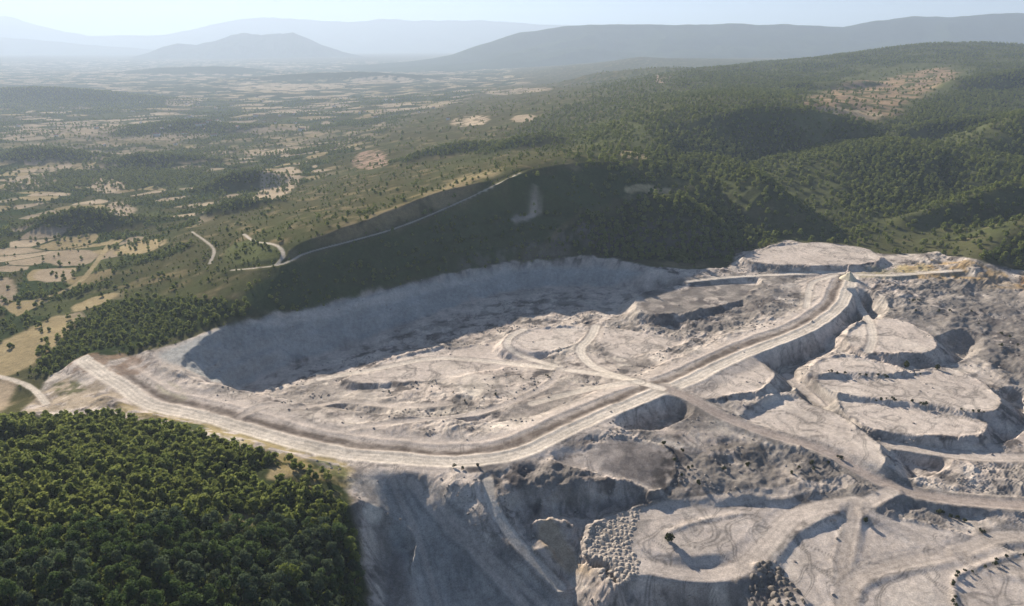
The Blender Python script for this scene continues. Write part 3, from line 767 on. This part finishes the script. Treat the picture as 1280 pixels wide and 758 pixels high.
# ------------------------------------------------------------------ build the ground meshes
Zg = Hh
dzx = np.gradient(Zg, axis=1); dzy = np.gradient(Zg, axis=0)
Tx = np.stack([np.gradient(X, axis=1), np.gradient(Y, axis=1), dzx], -1); Ty = np.stack([np.gradient(X, axis=0), np.gradient(Y, axis=0), dzy], -1)
NRM = np.cross(Tx, Ty); NRM /= np.linalg.norm(NRM, axis=-1, keepdims=True)
del Tx, Ty, dzx, dzy
zone = np.zeros((NY - 1, NT - 1), np.uint8)
mq = MM[:-1, :-1] > .5
zone[mq] = 1
pitm = np.zeros(Hh.shape, bool); s = win(PIT, 60); pitm[s] = sdist(PIT, X[s], Y[s]) < 18
zone[mq & pitm[:-1, :-1]] = 4
hz = np.zeros(Hh.shape, bool); hz[sh] = (sd_h > -13) & (sd_h < 17)
zone[(TR[:-1, :-1] > .5)] = 3
zone[hz[:-1, :-1]] = 2
vid = np.arange(NY * NT).reshape(NY, NT)
quads = np.stack([vid[:-1, :-1], vid[:-1, 1:], vid[1:, 1:], vid[1:, :-1]], -1)
P3 = np.stack([X, Y, Zg], -1).reshape(-1, 3).astype(np.float32)
C4 = np.concatenate([np.clip(RGB, 0, .9), np.ones(Hh.shape + (1,), np.float32)], -1).reshape(-1, 4)
N3 = NRM.reshape(-1, 3).astype(np.float32)
def mesh_np(name, verts, faces, mat, smooth=True, normals=None, cover=None):
    me = bpy.data.meshes.new(name)
    nf, k = faces.shape
    me.vertices.add(len(verts)); me.vertices.foreach_set('co', np.ascontiguousarray(verts, np.float32).ravel())
    me.loops.add(nf * k); me.loops.foreach_set('vertex_index', np.ascontiguousarray(faces, np.int32).ravel())
    me.polygons.add(nf); me.polygons.foreach_set('loop_start', np.arange(0, nf * k, k, dtype=np.int32))
    me.polygons.foreach_set('use_smooth', np.full(nf, smooth, bool))
    if cover is not None:
        a = me.color_attributes.new('cover', 'FLOAT_COLOR', 'POINT'); a.data.foreach_set('color', np.ascontiguousarray(cover, np.float32).ravel())
    if normals is not None:
        a = me.attributes.new('custom_normal', 'FLOAT_VECTOR', 'POINT'); a.data.foreach_set('vector', np.ascontiguousarray(normals, np.float32).ravel())
    me.update(calc_edges=True)
    me.materials.append(mat)
    return me
def link(name, me, parent=None):
    o = bpy.data.objects.new(name, me); SC.collection.objects.link(o); o.parent = parent
    return o
def tag(o, label=None, cat=None, group=None, kind=None):
    if label: o['label'] = label
    if cat: o['category'] = cat
    if group: o['group'] = group
    if kind: o['kind'] = kind
    return o
for zi, nm, lab, cat, mt in ((0, 'terrain', 'rolling green and tan countryside of wooded hills and valley fields around the mine', 'terrain', TM),
                         (1, 'quarry_ground', 'pale bare mine ground with lobed tips and benches right of the haul road', 'ground', GM),
                         (2, 'haul_road', 'wide pale haul road with a dark strip curving round the pit', 'road', GM),
                         (3, 'dirt_track', 'narrow pale dirt tracks branching across the mine and the ridge top', 'track', GM),
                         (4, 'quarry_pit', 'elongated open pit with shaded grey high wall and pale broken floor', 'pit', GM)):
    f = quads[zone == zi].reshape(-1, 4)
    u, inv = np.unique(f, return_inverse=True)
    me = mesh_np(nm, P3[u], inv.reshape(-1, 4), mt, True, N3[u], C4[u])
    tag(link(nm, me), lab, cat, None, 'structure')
del quads, P3, C4, N3

# ------------------------------------------------------------------ mountains on the skyline
def mountains(name, ridge, dist, depth, col, label, seed):
    """a range whose skyline passes the given photograph pixels at this distance"""
    rp = np.array([at_d(a, b, dist) for a, b in ridge])
    x0, x1 = rp[0, 0], rp[-1, 0]
    nx = 500; ny = 70
    xs = np.linspace(x0, x1, nx); v = np.linspace(-1, 1, ny)
    gx, gv = np.meshgrid(xs, v, indexing='ij')
    gy = dist + gv * depth
    zt = np.interp(xs, rp[:, 0], rp[:, 2]) + 80
    prof = np.clip(1 - np.abs(gv), 0, 1) ** 1.15
    rgd = fbm(gx, gy, depth * .45, 5, seed, .5, True)
    h = -80 + zt[:, None] * (1 + .035 * fbm(gx, gx * 0, depth * .5, 4, seed + 5)) * prof * (1 - .36 * (1 - rgd) * np.clip(np.abs(gv) * 3, 0, 1)) + zt[:, None] * .05 * fbm(gx, gy, depth * .3, 4, seed + 9)
    vt = np.stack([gx, gy, h], -1).reshape(-1, 3)
    idx = np.arange(nx * ny).reshape(nx, ny)
    f = np.stack([idx[:-1, :-1], idx[1:, :-1], idx[1:, 1:], idx[:-1, 1:]], -1).reshape(-1, 4)
    cv = np.asarray(col)[None] * (1 + .5 * fbm(gx, gy, depth * .2, 4, seed + 3)).reshape(-1, 1)
    cv = np.concatenate([np.clip(cv, .01, .5), np.ones((len(cv), 1))], 1)
    me = mesh_np(name, vt, f, TM, True, None, cv)
    tag(link(name, me), label, 'hills', None, 'structure')
mountains('mountains', [(-700,30),(-400,38),(-200,25),(-60,16),(10,20),(50,32),(110,45),(200,44),(250,34),(300,23),(340,20),(400,26),(440,27),(475,22),(520,26),(570,24),(620,26),(700,30),(800,38),(900,40),(1100,45),(1500,45)], 23000, 2900, (.06, .075, .04), 'faint pale blue mountain range along the far skyline', 501)
mountains('mountains', [(-700,52),(-300,50),(-100,46),(-20,45),(50,50),(110,56),(170,60),(230,66),(300,72)], 18000, 1800, (.05, .065, .035), 'low pale blue range at the left end of the skyline', 515)
mountains('mountains', [(150,76),(185,66),(205,58),(222,54),(245,56),(270,50),(290,43),(308,40),(325,43),(345,42),(366,40),(382,46),(400,55),(430,65),(460,72),(490,76)], 13500, 1100, (.045, .06, .03), 'twin peaked blue hill rising out of the valley haze', 511)
mountains('hills', [(420,84),(470,80),(510,77),(540,73),(565,68),(600,55),(650,40),(700,33),(760,29),(850,30),(930,29),(1000,31),(1055,33),(1090,26),(1140,19),(1190,21),(1240,15),(1300,16),(1400,20),(1600,22),(2000,30)], 9500, 2100, (.035, .05, .022), 'long dark blue wooded hill along the skyline on the mine side', 521)

# ------------------------------------------------------------------ trees
BARK = plain_mat('bark', (.10, .075, .055), .3, 4)
LEAF = [foliage_mat('leaves_deep', (.062, .104, .036), (.128, .180, .066)), foliage_mat('leaves_grey', (.070, .102, .058), (.135, .178, .098)), foliage_mat('leaves_light', (.15, .195, .05), (.24, .28, .08))]
FAR_LEAF = foliage_mat('woodland_leaves', (.110, .150, .042), (.255, .285, .085), .5)
def crown_mesh(name, r, h, base, n, size, mat, g, lobes=7):
    """many small leaf sprays spread through several uneven lobes"""
    cs = []
    for i in range(lobes):
        a = g.uniform(0, 6.283); q = r * .62 * math.sqrt(g.uniform(0, 1)); z = base + h * g.uniform(.25, .8)
        cs.append((q * math.cos(a), q * math.sin(a), z, r * g.uniform(.38, .6) * (1.15 - .5 * (z - base) / h)))
    cs.append((0, 0, base + h * .8, r * .42))
    cs = np.array(cs)
    pick = g.integers(0, len(cs), n)
    dirs = g.normal(size=(n, 3)); dirs /= np.linalg.norm(dirs, axis=1, keepdims=True)
    dirs[:, 2] = dirs[:, 2] * .85 + .12
    rad = cs[pick, 3] * g.uniform(.62, 1.06, n)
    c = cs[pick, :3] + dirs * rad[:, None]
    nrm = dirs + g.normal(size=(n, 3)) * .55; nrm /= np.linalg.norm(nrm, axis=1, keepdims=True)
    up = g.normal(size=(n, 3)); a = np.cross(nrm, up); a /= np.linalg.norm(a, axis=1, keepdims=True); b = np.cross(nrm, a)
    sz = size * g.uniform(.6, 1.3, n)[:, None]
    v = np.stack([c - a * sz, c - b * sz * .7 + nrm * sz * .15, c + a * sz, c + b * sz * .7 - nrm * sz * .1], 1).reshape(-1, 3)
    return mesh_np(name, v, np.arange(4 * n).reshape(n, 4), mat, False)
def trunk_mesh(name, h, r, g, limbs=4):
    vs, fs = [], []
    def tube(p0, p1, r0, r1, k=6):
        p0 = np.array(p0); p1 = np.array(p1); d = p1 - p0; d = d / np.linalg.norm(d)
        a = np.cross(d, (0.3, 1, .2)); a /= np.linalg.norm(a); b = np.cross(d, a); o = len(vs)
        for p, rr in ((p0, r0), (p1, r1)):
            for i in range(k):
                t = i / k * 6.283; vs.append(p + (a * math.cos(t) + b * math.sin(t)) * rr)
        for i in range(k):
            fs.append((o + i, o + (i + 1) % k, o + k + (i + 1) % k, o + k + i))
    tube((0, 0, -.6), (.1, .05, h * .5), r, r * .7); tube((.1, .05, h * .5), (.0, .1, h * .95), r * .7, r * .2)
    for i in range(limbs):
        t = i / limbs * 6.283 + g.uniform(0, 1)
        z = h * g.uniform(.35, .6); tube((.08, .05, z), (math.cos(t) * h * .28, math.sin(t) * h * .28, z + h * .25), r * .4, r * .12, 5)
    return mesh_np(name, np.array(vs), np.array(fs), BARK, True)

g = np.random.default_rng(5)
PROTO = []
for i in range(6):
    hgt = (8.2, 9.4, 7.4, 10.5, 8.8, 7.8)[i]; rad = (3.1, 3.3, 3.4, 2.9, 3.6, 2.8)[i]
    PROTO.append((trunk_mesh('trunk', hgt, .2, g), [crown_mesh('crown', rad, hgt * .8, hgt * .2, 800, .38, LEAF[k], g, 8) for k in range(3)]))

def pix_of(x, y, z):
    yy = y * CP - (z - CAM_H) * SP; zz = y * SP + (z - CAM_H) * CP
    return 640 + F * x / yy, 379 - F * zz / yy

HILL = [at_z(*a) for a in [(-160,560,20),(-100,515,12),(0,512,16),(130,506,12),(210,532,10),(300,556,8),(345,578,7),(390,606,5),(418,622,2),(442,660,0),(460,740,0),(458,900,0)]] + [(-60, 90, 0), (-260, 120, 0), (-330, 260, 0)]
HILL = np.array(HILL)
cand = []
sp = 5.0
for iy in range(int(100 / sp), int(340 / sp)):
    for ix in range(int(-330 / sp), int(10 / sp)):
        x = (ix + .5 * (iy % 2) + g.uniform(-.38, .38)) * sp; y = (iy + g.uniform(-.38, .38)) * sp
        cand.append((x, y))
cand = np.array(cand)
din = sdist(HILL, cand[:, 0], cand[:, 1]) + 7 * fbm(cand[:, 0], cand[:, 1], 22, 3, 605)
keep = din < -1.5
clear = fbm(cand[:, 0], cand[:, 1], 38, 2, 601) > .55
keep &= ~clear
# clearings with the track on the crown of the hill
for (px, py, rx, ry) in ((352,592,15,9),(330,604,7,6),(300,650,12,6)):
    hx, hy, _ = hit(px, py)
    keep &= (((cand[:, 0] - hx) / rx) ** 2 + ((cand[:, 1] - hy) / ry) ** 2) > 1
cand = cand[keep]
cz_ = ground(cand[:, 0], cand[:, 1])
pxy = np.array([pix_of(a, b, c + 6) for (a, b), c in zip(cand, cz_)])
inview = (pxy[:, 0] > -25) & (pxy[:, 0] < 1300) & (pxy[:, 1] < 790)
order = np.argsort(np.hypot(cand[:, 0], cand[:, 1]) + np.where(inview, 0, 1e5))
NEARN = 290
sel = set(order[:NEARN].tolist())
rest = [i for i in range(len(cand)) if i not in sel]
LAB = ['deep green broadleaf tree packed into the dense wood on the near hill', 'grey green broadleaf tree packed into the dense wood on the near hill', 'light yellow green broadleaf tree standing out in the wood on the near hill']
vcol = fbm(cand[:, 0], cand[:, 1], 30, 3, 603)
for n_, i in enumerate(order[:NEARN]):
    x, y = cand[i]
    k = int(g.integers(0, 6))
    c = 0 if vcol[i] < .0 else (1 if vcol[i] < .33 else 2)
    if g.uniform() < .16: c = int(g.integers(0, 2))
    e = bpy.data.objects.new('broadleaf_tree', None); SC.collection.objects.link(e)
    e.location = (x, y, cz_[i] - .2); e.rotation_euler = (0, 0, g.uniform(0, 6.28)); s_ = g.uniform(.6, 1.12); e.scale = (s_, s_, s_ * g.uniform(.88, 1.15))
    tag(e, LAB[c], 'tree', 'trees of the wood on the near hill: ' + ('deep green', 'grey green', 'light green')[c])
    link('trunk', PROTO[k][0], e); link('crown', PROTO[k][1][c], e)

# woodland too far or too many to count: one scattered object per wood
lib = bpy.data.collections.new('woodland_kinds')
for i in range(5):
    hgt = (8, 9.5, 7, 10, 6.5)[i]
    lib.objects.link(bpy.data.objects.new('woodland_tree', crown_mesh('woodland_crown', (3.2, 3.4, 3.1, 3.0, 3.3)[i], hgt * .78, 0.1, 150, .95, FAR_LEAF, g, 6)))
def scatter(name, pts, label, cat, smin=.7, smax=1.25, group=None, lib_=None):
    pts = np.asarray(pts, np.float32)
    me = bpy.data.meshes.new(name); me.vertices.add(len(pts)); me.vertices.foreach_set('co', pts.ravel())
    a = me.attributes.new('size', 'FLOAT', 'POINT'); a.data.foreach_set('value', g.uniform(smin, smax, len(pts)).astype(np.float32))
    a = me.attributes.new('turn', 'FLOAT', 'POINT'); a.data.foreach_set('value', g.uniform(0, 6.28, len(pts)).astype(np.float32))
    o = link(name, me); tag(o, label, cat, group, 'stuff')
    ng = bpy.data.node_groups.new(name, 'GeometryNodeTree')
    ng.interface.new_socket('Geometry', in_out='INPUT', socket_type='NodeSocketGeometry'); ng.interface.new_socket('Geometry', in_out='OUTPUT', socket_type='NodeSocketGeometry')
    N = ng.nodes.new; L = ng.links.new
    gi = N('NodeGroupInput'); go = N('NodeGroupOutput'); ip = N('GeometryNodeInstanceOnPoints'); ci = N('GeometryNodeCollectionInfo')
    ci.inputs['Collection'].default_value = lib_ or lib; ci.inputs['Separate Children'].default_value = True; ci.inputs['Reset Children'].default_value = True
    ip.inputs['Pick Instance'].default_value = True
    n1 = N('GeometryNodeInputNamedAttribute'); n1.data_type = 'FLOAT'; n1.inputs[0].default_value = 'size'
    n2 = N('GeometryNodeInputNamedAttribute'); n2.data_type = 'FLOAT'; n2.inputs[0].default_value = 'turn'
    cx = N('ShaderNodeCombineXYZ'); L(n2.outputs[0], cx.inputs[2])
    L(gi.outputs[0], ip.inputs['Points']); L(ci.outputs[0], ip.inputs['Instance']); L(cx.outputs[0], ip.inputs['Rotation']); L(n1.outputs[0], ip.inputs['Scale']); L(ip.outputs[0], go.inputs[0])
    md_ = o.modifiers.new('scatter', 'NODES'); md_.node_group = ng
    return o
us_ = []
for yy in np.arange(105, 335, 2.7):
    xs = np.arange(-.95 * yy, 5, 2.7); x = xs + g.uniform(-.5, .5, len(xs)) * 2.7; y = yy + g.uniform(-.5, .5, len(xs)) * 2.7
    m = (sdist(HILL, x, y) < -1) & (g.uniform(0, 1, len(xs)) < .8)
    for (px, py, rx, ry) in ((352,592,13,7),(330,604,6,5),(300,650,10,5)):
        hx, hy, _ = hit(px, py); m &= (((x - hx) / rx) ** 2 + ((y - hy) / ry) ** 2) > 1
    us_.append(np.stack([x[m], y[m]], 1))
us_ = np.concatenate(us_)
scatter('undergrowth', np.c_[us_, ground(us_[:, 0], us_[:, 1]) - .2], 'leafy undergrowth filling the gaps between the trees of the near hill', 'undergrowth', .3, .55)
rp = [(cand[i][0], cand[i][1], cz_[i] - .2) for i in rest]
scatter('woodland', rp, 'remaining dense trees of the wood on the near hill', 'woodland', .6, 1.1)

def wood_points(y0, y1, sp, t0=-.95, t1=.95, dens=1.0):
    """jittered planting grid over everything the cover calls wood"""
    ys = np.arange(y0, y1, sp); out = []
    for yy in ys:
        xs = np.arange(t0 * yy, t1 * yy, sp)
        x = xs + g.uniform(-.45, .45, len(xs)) * sp; y = yy + g.uniform(-.45, .45, len(xs)) * sp
        wd = sample(WOODY, x, y)
        m = g.uniform(0, 1, len(xs)) < wd * dens
        m &= sdist(HILL, x, y) > -3
        out.append(np.stack([x[m], y[m]], 1))
    p = np.concatenate(out)
    return np.c_[p, ground(p[:, 0], p[:, 1]) - .3]
w1 = wood_points(280, 700, 5.6)
w2 = wood_points(700, 1250, 7.0)
w3 = wood_points(1250, 2400, 9.0)
w4 = wood_points(2400, 3800, 15)
right = lambda p: p[:, 0] > .11 * p[:, 1]
scatter('woodland', w1[~right(w1)], 'dark trees of the belt above the pit rim and the shaded scarp', 'woodland', .4, .9)
w_r = np.concatenate([w1[right(w1)], w2[right(w2)]])
scatter('woodland', w_r, 'green woodland covering the rounded hills behind the mine', 'woodland', .7, 1.2)
scatter('woodland', w2[~right(w2)], 'scattered dark tree clumps between the ridge and the valley fields', 'woodland', .4, .95)
scatter('woodland', np.concatenate([w3, w4]), 'distant woodland on the valley knolls and far hill slopes', 'woodland', .55, 1.2)
sc_ = []
for yy in np.arange(400, 1500, 4.6):
    spx = 4.6 * (1 + (yy - 400) / 900)
    if g.uniform() > 4.6 / spx: continue
    xs = np.arange(-.95 * yy, .95 * yy, spx)
    x = xs + g.uniform(-.5, .5, len(xs)) * spx; y = yy + g.uniform(-.5, .5, len(xs)) * spx
    p_ = (.16 + .6 * sstep(-.1, .4, fbm(x, y, 45, 3, 611))) * (1 - sample(MM, x, y)) * (1 - sample(TR, x, y)) * (sample(RGB[..., 0], x, y) < .17)
    m = (g.uniform(0, 1, len(xs)) < p_) & (sdist(HILL, x, y) > -3)
    sc_.append(np.stack([x[m], y[m]], 1))
sc_ = np.concatenate(sc_)
scatter('scrub', np.c_[sc_, ground(sc_[:, 0], sc_[:, 1]) - .3], 'low dark scrub dotted over the slopes between the ridge and the fields', 'scrub', .18, .45)

# ------------------------------------------------------------------ loose rock
ROCKM = plain_mat('loose_rock', (.34, .31, .285), .45, .35)
rocklib = bpy.data.collections.new('rock_kinds')
def rock_mesh(name, g):
    v = []; f = []
    n, m = 7, 4
    for j in range(m + 1):
        for i in range(n):
            t = i / n * 6.2832; p = math.pi * j / m; q = 1 + g.uniform(-.28, .28)
            v.append((math.sin(p) * math.cos(t) * q, math.sin(p) * math.sin(t) * q * .8, math.cos(p) * .7 * q))
    for j in range(m):
        for i in range(n):
            a = j * n + i; b = j * n + (i + 1) % n
            f.append((a, b, b + n, a + n))
    return mesh_np(name, np.array(v), np.array(f), ROCKM, False)
for i in range(5):
    rocklib.objects.link(bpy.data.objects.new('loose_rock', rock_mesh('loose_rock', g)))
rk_ = []
for yy in np.arange(215, 640, 1.7):
    xs = np.arange(-.5 * yy, .9 * yy, 1.7 + yy / 500)
    x = xs + g.uniform(-.5, .5, len(xs)) * 2; y = yy + g.uniform(-.5, .5, len(xs)) * 1.7
    p_ = sample(MM, x, y) * (1 - .97 * sample(FLAT, x, y)) * (1 - .8 * sample(FACE, x, y)) * (1 - sample(TR, x, y)) * (.02 + .5 * sstep(.05, .5, fbm(x, y, 24, 4, 621)))
    m = g.uniform(0, 1, len(xs)) < p_
    rk_.append(np.stack([x[m], y[m]], 1))
rk_ = np.concatenate(rk_)
scatter('rubble', np.c_[rk_, ground(rk_[:, 0], rk_[:, 1])], 'loose rock strewn over the broken ground of the mine', 'rubble', .25, 1.0, lib_=rocklib)

# ------------------------------------------------------------------ spoil heaps, shrubs, farmhouses
def heap_mesh(name, r, h, mat, g, n=14, m=6, rag=.22):
    vs = [(0, 0, h)]; fs = []
    ph = g.uniform(0, 6.28, 4)
    for j in range(1, m + 1):
        q = j / m
        for i in range(n):
            t = i / n * 6.2832
            rr = r * q * (1 + rag * .6 * math.sin(2 * t + ph[0]) + rag * .5 * math.sin(3 * t + ph[1]) + g.uniform(-.5, .5) * rag * .6)
            z = h * (1 - q) ** 1.0 * (1 + g.uniform(-.5, .5) * rag) - (.5 if j == m else 0)
            vs.append((rr * math.cos(t), rr * math.sin(t), z))
    faces = []
    for i in range(n):
        faces.append((0, 1 + i, 1 + (i + 1) % n, 1 + (i + 1) % n))
    me = bpy.data.meshes.new(name)
    fs = [(0, 1 + i, 1 + (i + 1) % n) for i in range(n)]
    for j in range(m - 1):
        for i in range(n):
            a = 1 + j * n + i; b = 1 + j * n + (i + 1) % n
            fs.append((a, a + n, b + n, b))
    me.from_pydata([tuple(v) for v in vs], [], fs); me.materials.append(mat)
    me.polygons.foreach_set('use_smooth', np.full(len(fs), True)); me.update()
    return me
SPOIL = plain_mat('grey_spoil', (.36, .32, .28), .3, .9); DARKSPOIL = plain_mat('dark_spoil', (.17, .15, .13), .35, .9); CRUSHED = plain_mat('crushed_cream_stone', (.60, .55, .42), .15, .7)
HEAPS = [heap_mesh('spoil_heap', 2.7, 1.3, SPOIL, g) for _ in range(5)]
DHEAPS = [heap_mesh('rubble_heap', 2.3, 1.7, DARKSPOIL, g) for _ in range(4)]
def fill(pix, sp, jit=.32):
    pts = smooth_poly([hit(*a) for a in pix])
    out = []
    for yy in np.arange(pts[:, 1].min(), pts[:, 1].max(), sp * .87):
        for xx in np.arange(pts[:, 0].min(), pts[:, 0].max(), sp):
            x = xx + g.uniform(-jit, jit) * sp; y = yy + g.uniform(-jit, jit) * sp
            if sdist(pts, np.array([x]), np.array([y]))[0] < -.3: out.append((x, y))
    return out
def place(name, me, x, y, label, cat, group, s, sink=.15, sz=1.0):
    o = link(name, me); o.location = (x, y, float(ground(x, y)) - sink); o.rotation_euler = (0, 0, g.uniform(0, 6.28)); o.scale = (s, s * g.uniform(.8, 1.2), s * sz)
    return tag(o, label, cat, group)
for x, y in fill([(722,672),(765,646),(805,630),(800,650),(788,668),(792,690),(806,716),(785,735),(760,738),(738,705)], 2.35)[:270]:
    place('spoil_heap', HEAPS[int(g.integers(0, 5))], x, y, 'small grey heap of spoil in the crowded field of heaps on the lower bench', 'spoil heap', 'spoil heaps on the lower bench', g.uniform(.36, .72))
for x, y in fill([(948,702),(965,700),(1000,735),(1012,757),(1012,775),(930,775),(935,730)], 3.2)[:80]:
    place('rubble_heap', DHEAPS[int(g.integers(0, 4))], x, y, 'dark brown heap of rubble on the bank below the bend of the track', 'rubble heap', 'rubble heaps below the bend of the track', g.uniform(.4, .95))
hx, hy, hz_ = hit(1061, 349)
place('crushed_stone_heap', heap_mesh('crushed_stone_heap', 7, 7.5, CRUSHED, g, 20, 9, .2), hx, hy, 'bright cream heap of crushed stone at the far end of the haul road', 'stone heap', None, 1.0, .3)
SHRUB_LEAF = foliage_mat('shrub_leaves', (.035, .045, .022), (.075, .085, .04), .25)
SHR = [crown_mesh('shrub', 1.5, 2.2, -.1, 130, .34, SHRUB_LEAF, g, 5) for _ in range(4)]
def row(line, sp, label, group, smin=.5, smax=1.1, off=1.0, skip=.25):
    pts = smooth_poly([hit(*a) for a in line], 2, closed=False)
    for a, b in zip(pts[:-1], pts[1:]):
        L = math.hypot(b[0] - a[0], b[1] - a[1])
        for q in range(max(1, int(L / sp))):
            if g.uniform() < skip: continue
            u = g.uniform(); x = a[0] + (b[0] - a[0]) * u + g.uniform(-off, off); y = a[1] + (b[1] - a[1]) * u + g.uniform(-off, off)
            place('shrub', SHR[int(g.integers(0, 4))], x, y, label, 'shrub', group, g.uniform(smin, smax), .1)
row([(1035,466),(1070,470),(1110,472),(1158,466)], 4.5, 'dark shrub in the row crossing the upper lobed tip', 'shrubs across the upper lobed tip')
row([(1095,499),(1130,503),(1170,508),(1232,517)], 4.5, 'dark shrub in the row along the lip between the two long lobed tips', 'shrubs along the long lobed tips')
row([(1194,757),(1190,728),(1212,714),(1245,702),(1290,692)], 3.2, 'dark shrub in the curved row edging the flat at the bottom right corner', 'shrubs edging the corner flat', .5, 1.0)
row([(1172,641),(1200,650),(1232,668)], 3.5, 'dark shrub in the row beside the junction of the tracks near the right edge', 'shrubs beside the track junction')
row([(556,584),(572,585),(618,583)], 3, 'dark shrub on the bank just below the bend of the haul road', 'shrubs below the haul road bend', .5, 1.0, 1.5, .6)
row([(840,560),(855,590),(880,600),(930,588)], 5, 'dark shrub among the broken ground beside the dark bank', 'shrubs beside the dark bank', .5, 1.2, 5)
row([(990,590),(1030,582),(1050,575)], 4, 'dark shrub on the bank below the long diagonal track', 'shrubs below the diagonal track', .7, 1.3, 3)
row([(1110,370),(1180,390),(1240,400),(1275,440)], 6, 'dark shrub dotted over the rough spoil near the right edge', 'shrubs on the rough spoil', .5, 1.2, 14, .1)
row([(640,470),(720,475),(560,500),(480,480)], 9, 'low dark shrub dotted over the pale pit floor', 'shrubs on the pit floor', .4, .9, 8, .3)
for px, py, sc_b, lab in ((1132,459,2.2,'largest dark round bush at the tip of the upper lobe'),(1171,462,1.7,'dark bush standing alone just beyond the tip of the upper lobe'),(835,677,2.0,'dark bush by itself beside the heaps on the lower bench'),(1082,652,1.2,'single dark shrub standing on the pale lower flat')):
    x, y, _ = hit(px, py)
    place('bush', SHR[1], x, y, lab, 'bush', None, sc_b, .1)
WHITE = plain_mat('limewash', (.72, .69, .63), .1, .6); TILE = plain_mat('roof_tiles', (.36, .17, .10), .25, 2.5)
def house_mesh(name, L, W, H, g):
    p = .5; e = .4
    v = [(-L/2,-W/2,-1),(L/2,-W/2,-1),(L/2,W/2,-1),(-L/2,W/2,-1),(-L/2,-W/2,H),(L/2,-W/2,H),(L/2,W/2,H),(-L/2,W/2,H),(-L/2,0,H+W*.28),(L/2,0,H+W*.28)]
    f = [(0,1,5,4),(2,3,7,6),(1,2,6,9,5),(3,0,4,8,7)]
    o = len(v); k = W * .28 / (W / 2)
    v += [(-L/2-e,-W/2-e,H-e*k+.1),(L/2+e,-W/2-e,H-e*k+.1),(L/2+e,0,H+W*.28+.1),(-L/2-e,0,H+W*.28+.1),(L/2+e,W/2+e,H-e*k+.1),(-L/2-e,W/2+e,H-e*k+.1)]
    f += [(o,o+1,o+2,o+3),(o+3,o+2,o+4,o+5)]
    me = bpy.data.meshes.new(name); me.from_pydata(v, [], f); me.materials.append(WHITE); me.materials.append(TILE)
    for i in (4, 5): me.polygons[i].material_index = 1
    return me
HOUSES = [house_mesh('farmhouse', 13, 8, 4.5, g), house_mesh('farmhouse', 18, 9, 6, g), house_mesh('farmhouse', 10, 8, 6, g)]
spots = [(300 + g.normal() * 60, 152 + g.normal() * 14) for _ in range(26)] + [(120 + g.normal() * 70, 175 + g.normal() * 18) for _ in range(14)] + [(430 + g.normal() * 60, 128 + g.normal() * 10) for _ in range(14)] + [(240 + g.normal() * 50, 125 + g.normal() * 8) for _ in range(10)] + [(560,150),(600,152),(292,190),(262,194)]
for px, py in spots:
    x, y, _ = hit(px, max(py, 95))
    if y > 9000 or y < 1900: continue
    place('farmhouse', HOUSES[int(g.integers(0, 3))], x, y, 'tiny pale farmhouse with a tiled roof far off among the hazy valley fields', 'farmhouse', 'farmhouses scattered over the valley', g.uniform(.75, 1.1), 0)

# ------------------------------------------------------------------ haze
def box_mesh(name, lo, hi, mat):
    v = np.array([(x, y, z) for x in (lo[0], hi[0]) for y in (lo[1], hi[1]) for z in (lo[2], hi[2])], float)
    f = np.array([(0, 1, 3, 2), (4, 6, 7, 5), (0, 4, 5, 1), (2, 3, 7, 6), (0, 2, 6, 4), (1, 5, 7, 3)])
    return mesh_np(name, v, f, mat, False)
hm_, hnt, hout = new_mat('haze')
pv = hnt.nodes.new('ShaderNodeVolumePrincipled')
pv.inputs['Color'].default_value = (.56, .70, .90, 1)
pv.inputs['Density'].default_value = 0.9e-4
pv.inputs['Anisotropy'].default_value = .22
hnt.links.new(pv.outputs[0], hout.inputs['Volume'])
hz_o = link('haze', box_mesh('haze', (-62000, -800, -130), (62000, 28500, 1450), hm_))
tag(hz_o, 'pale blue haze filling the air over the valley', 'haze', None, 'stuff')
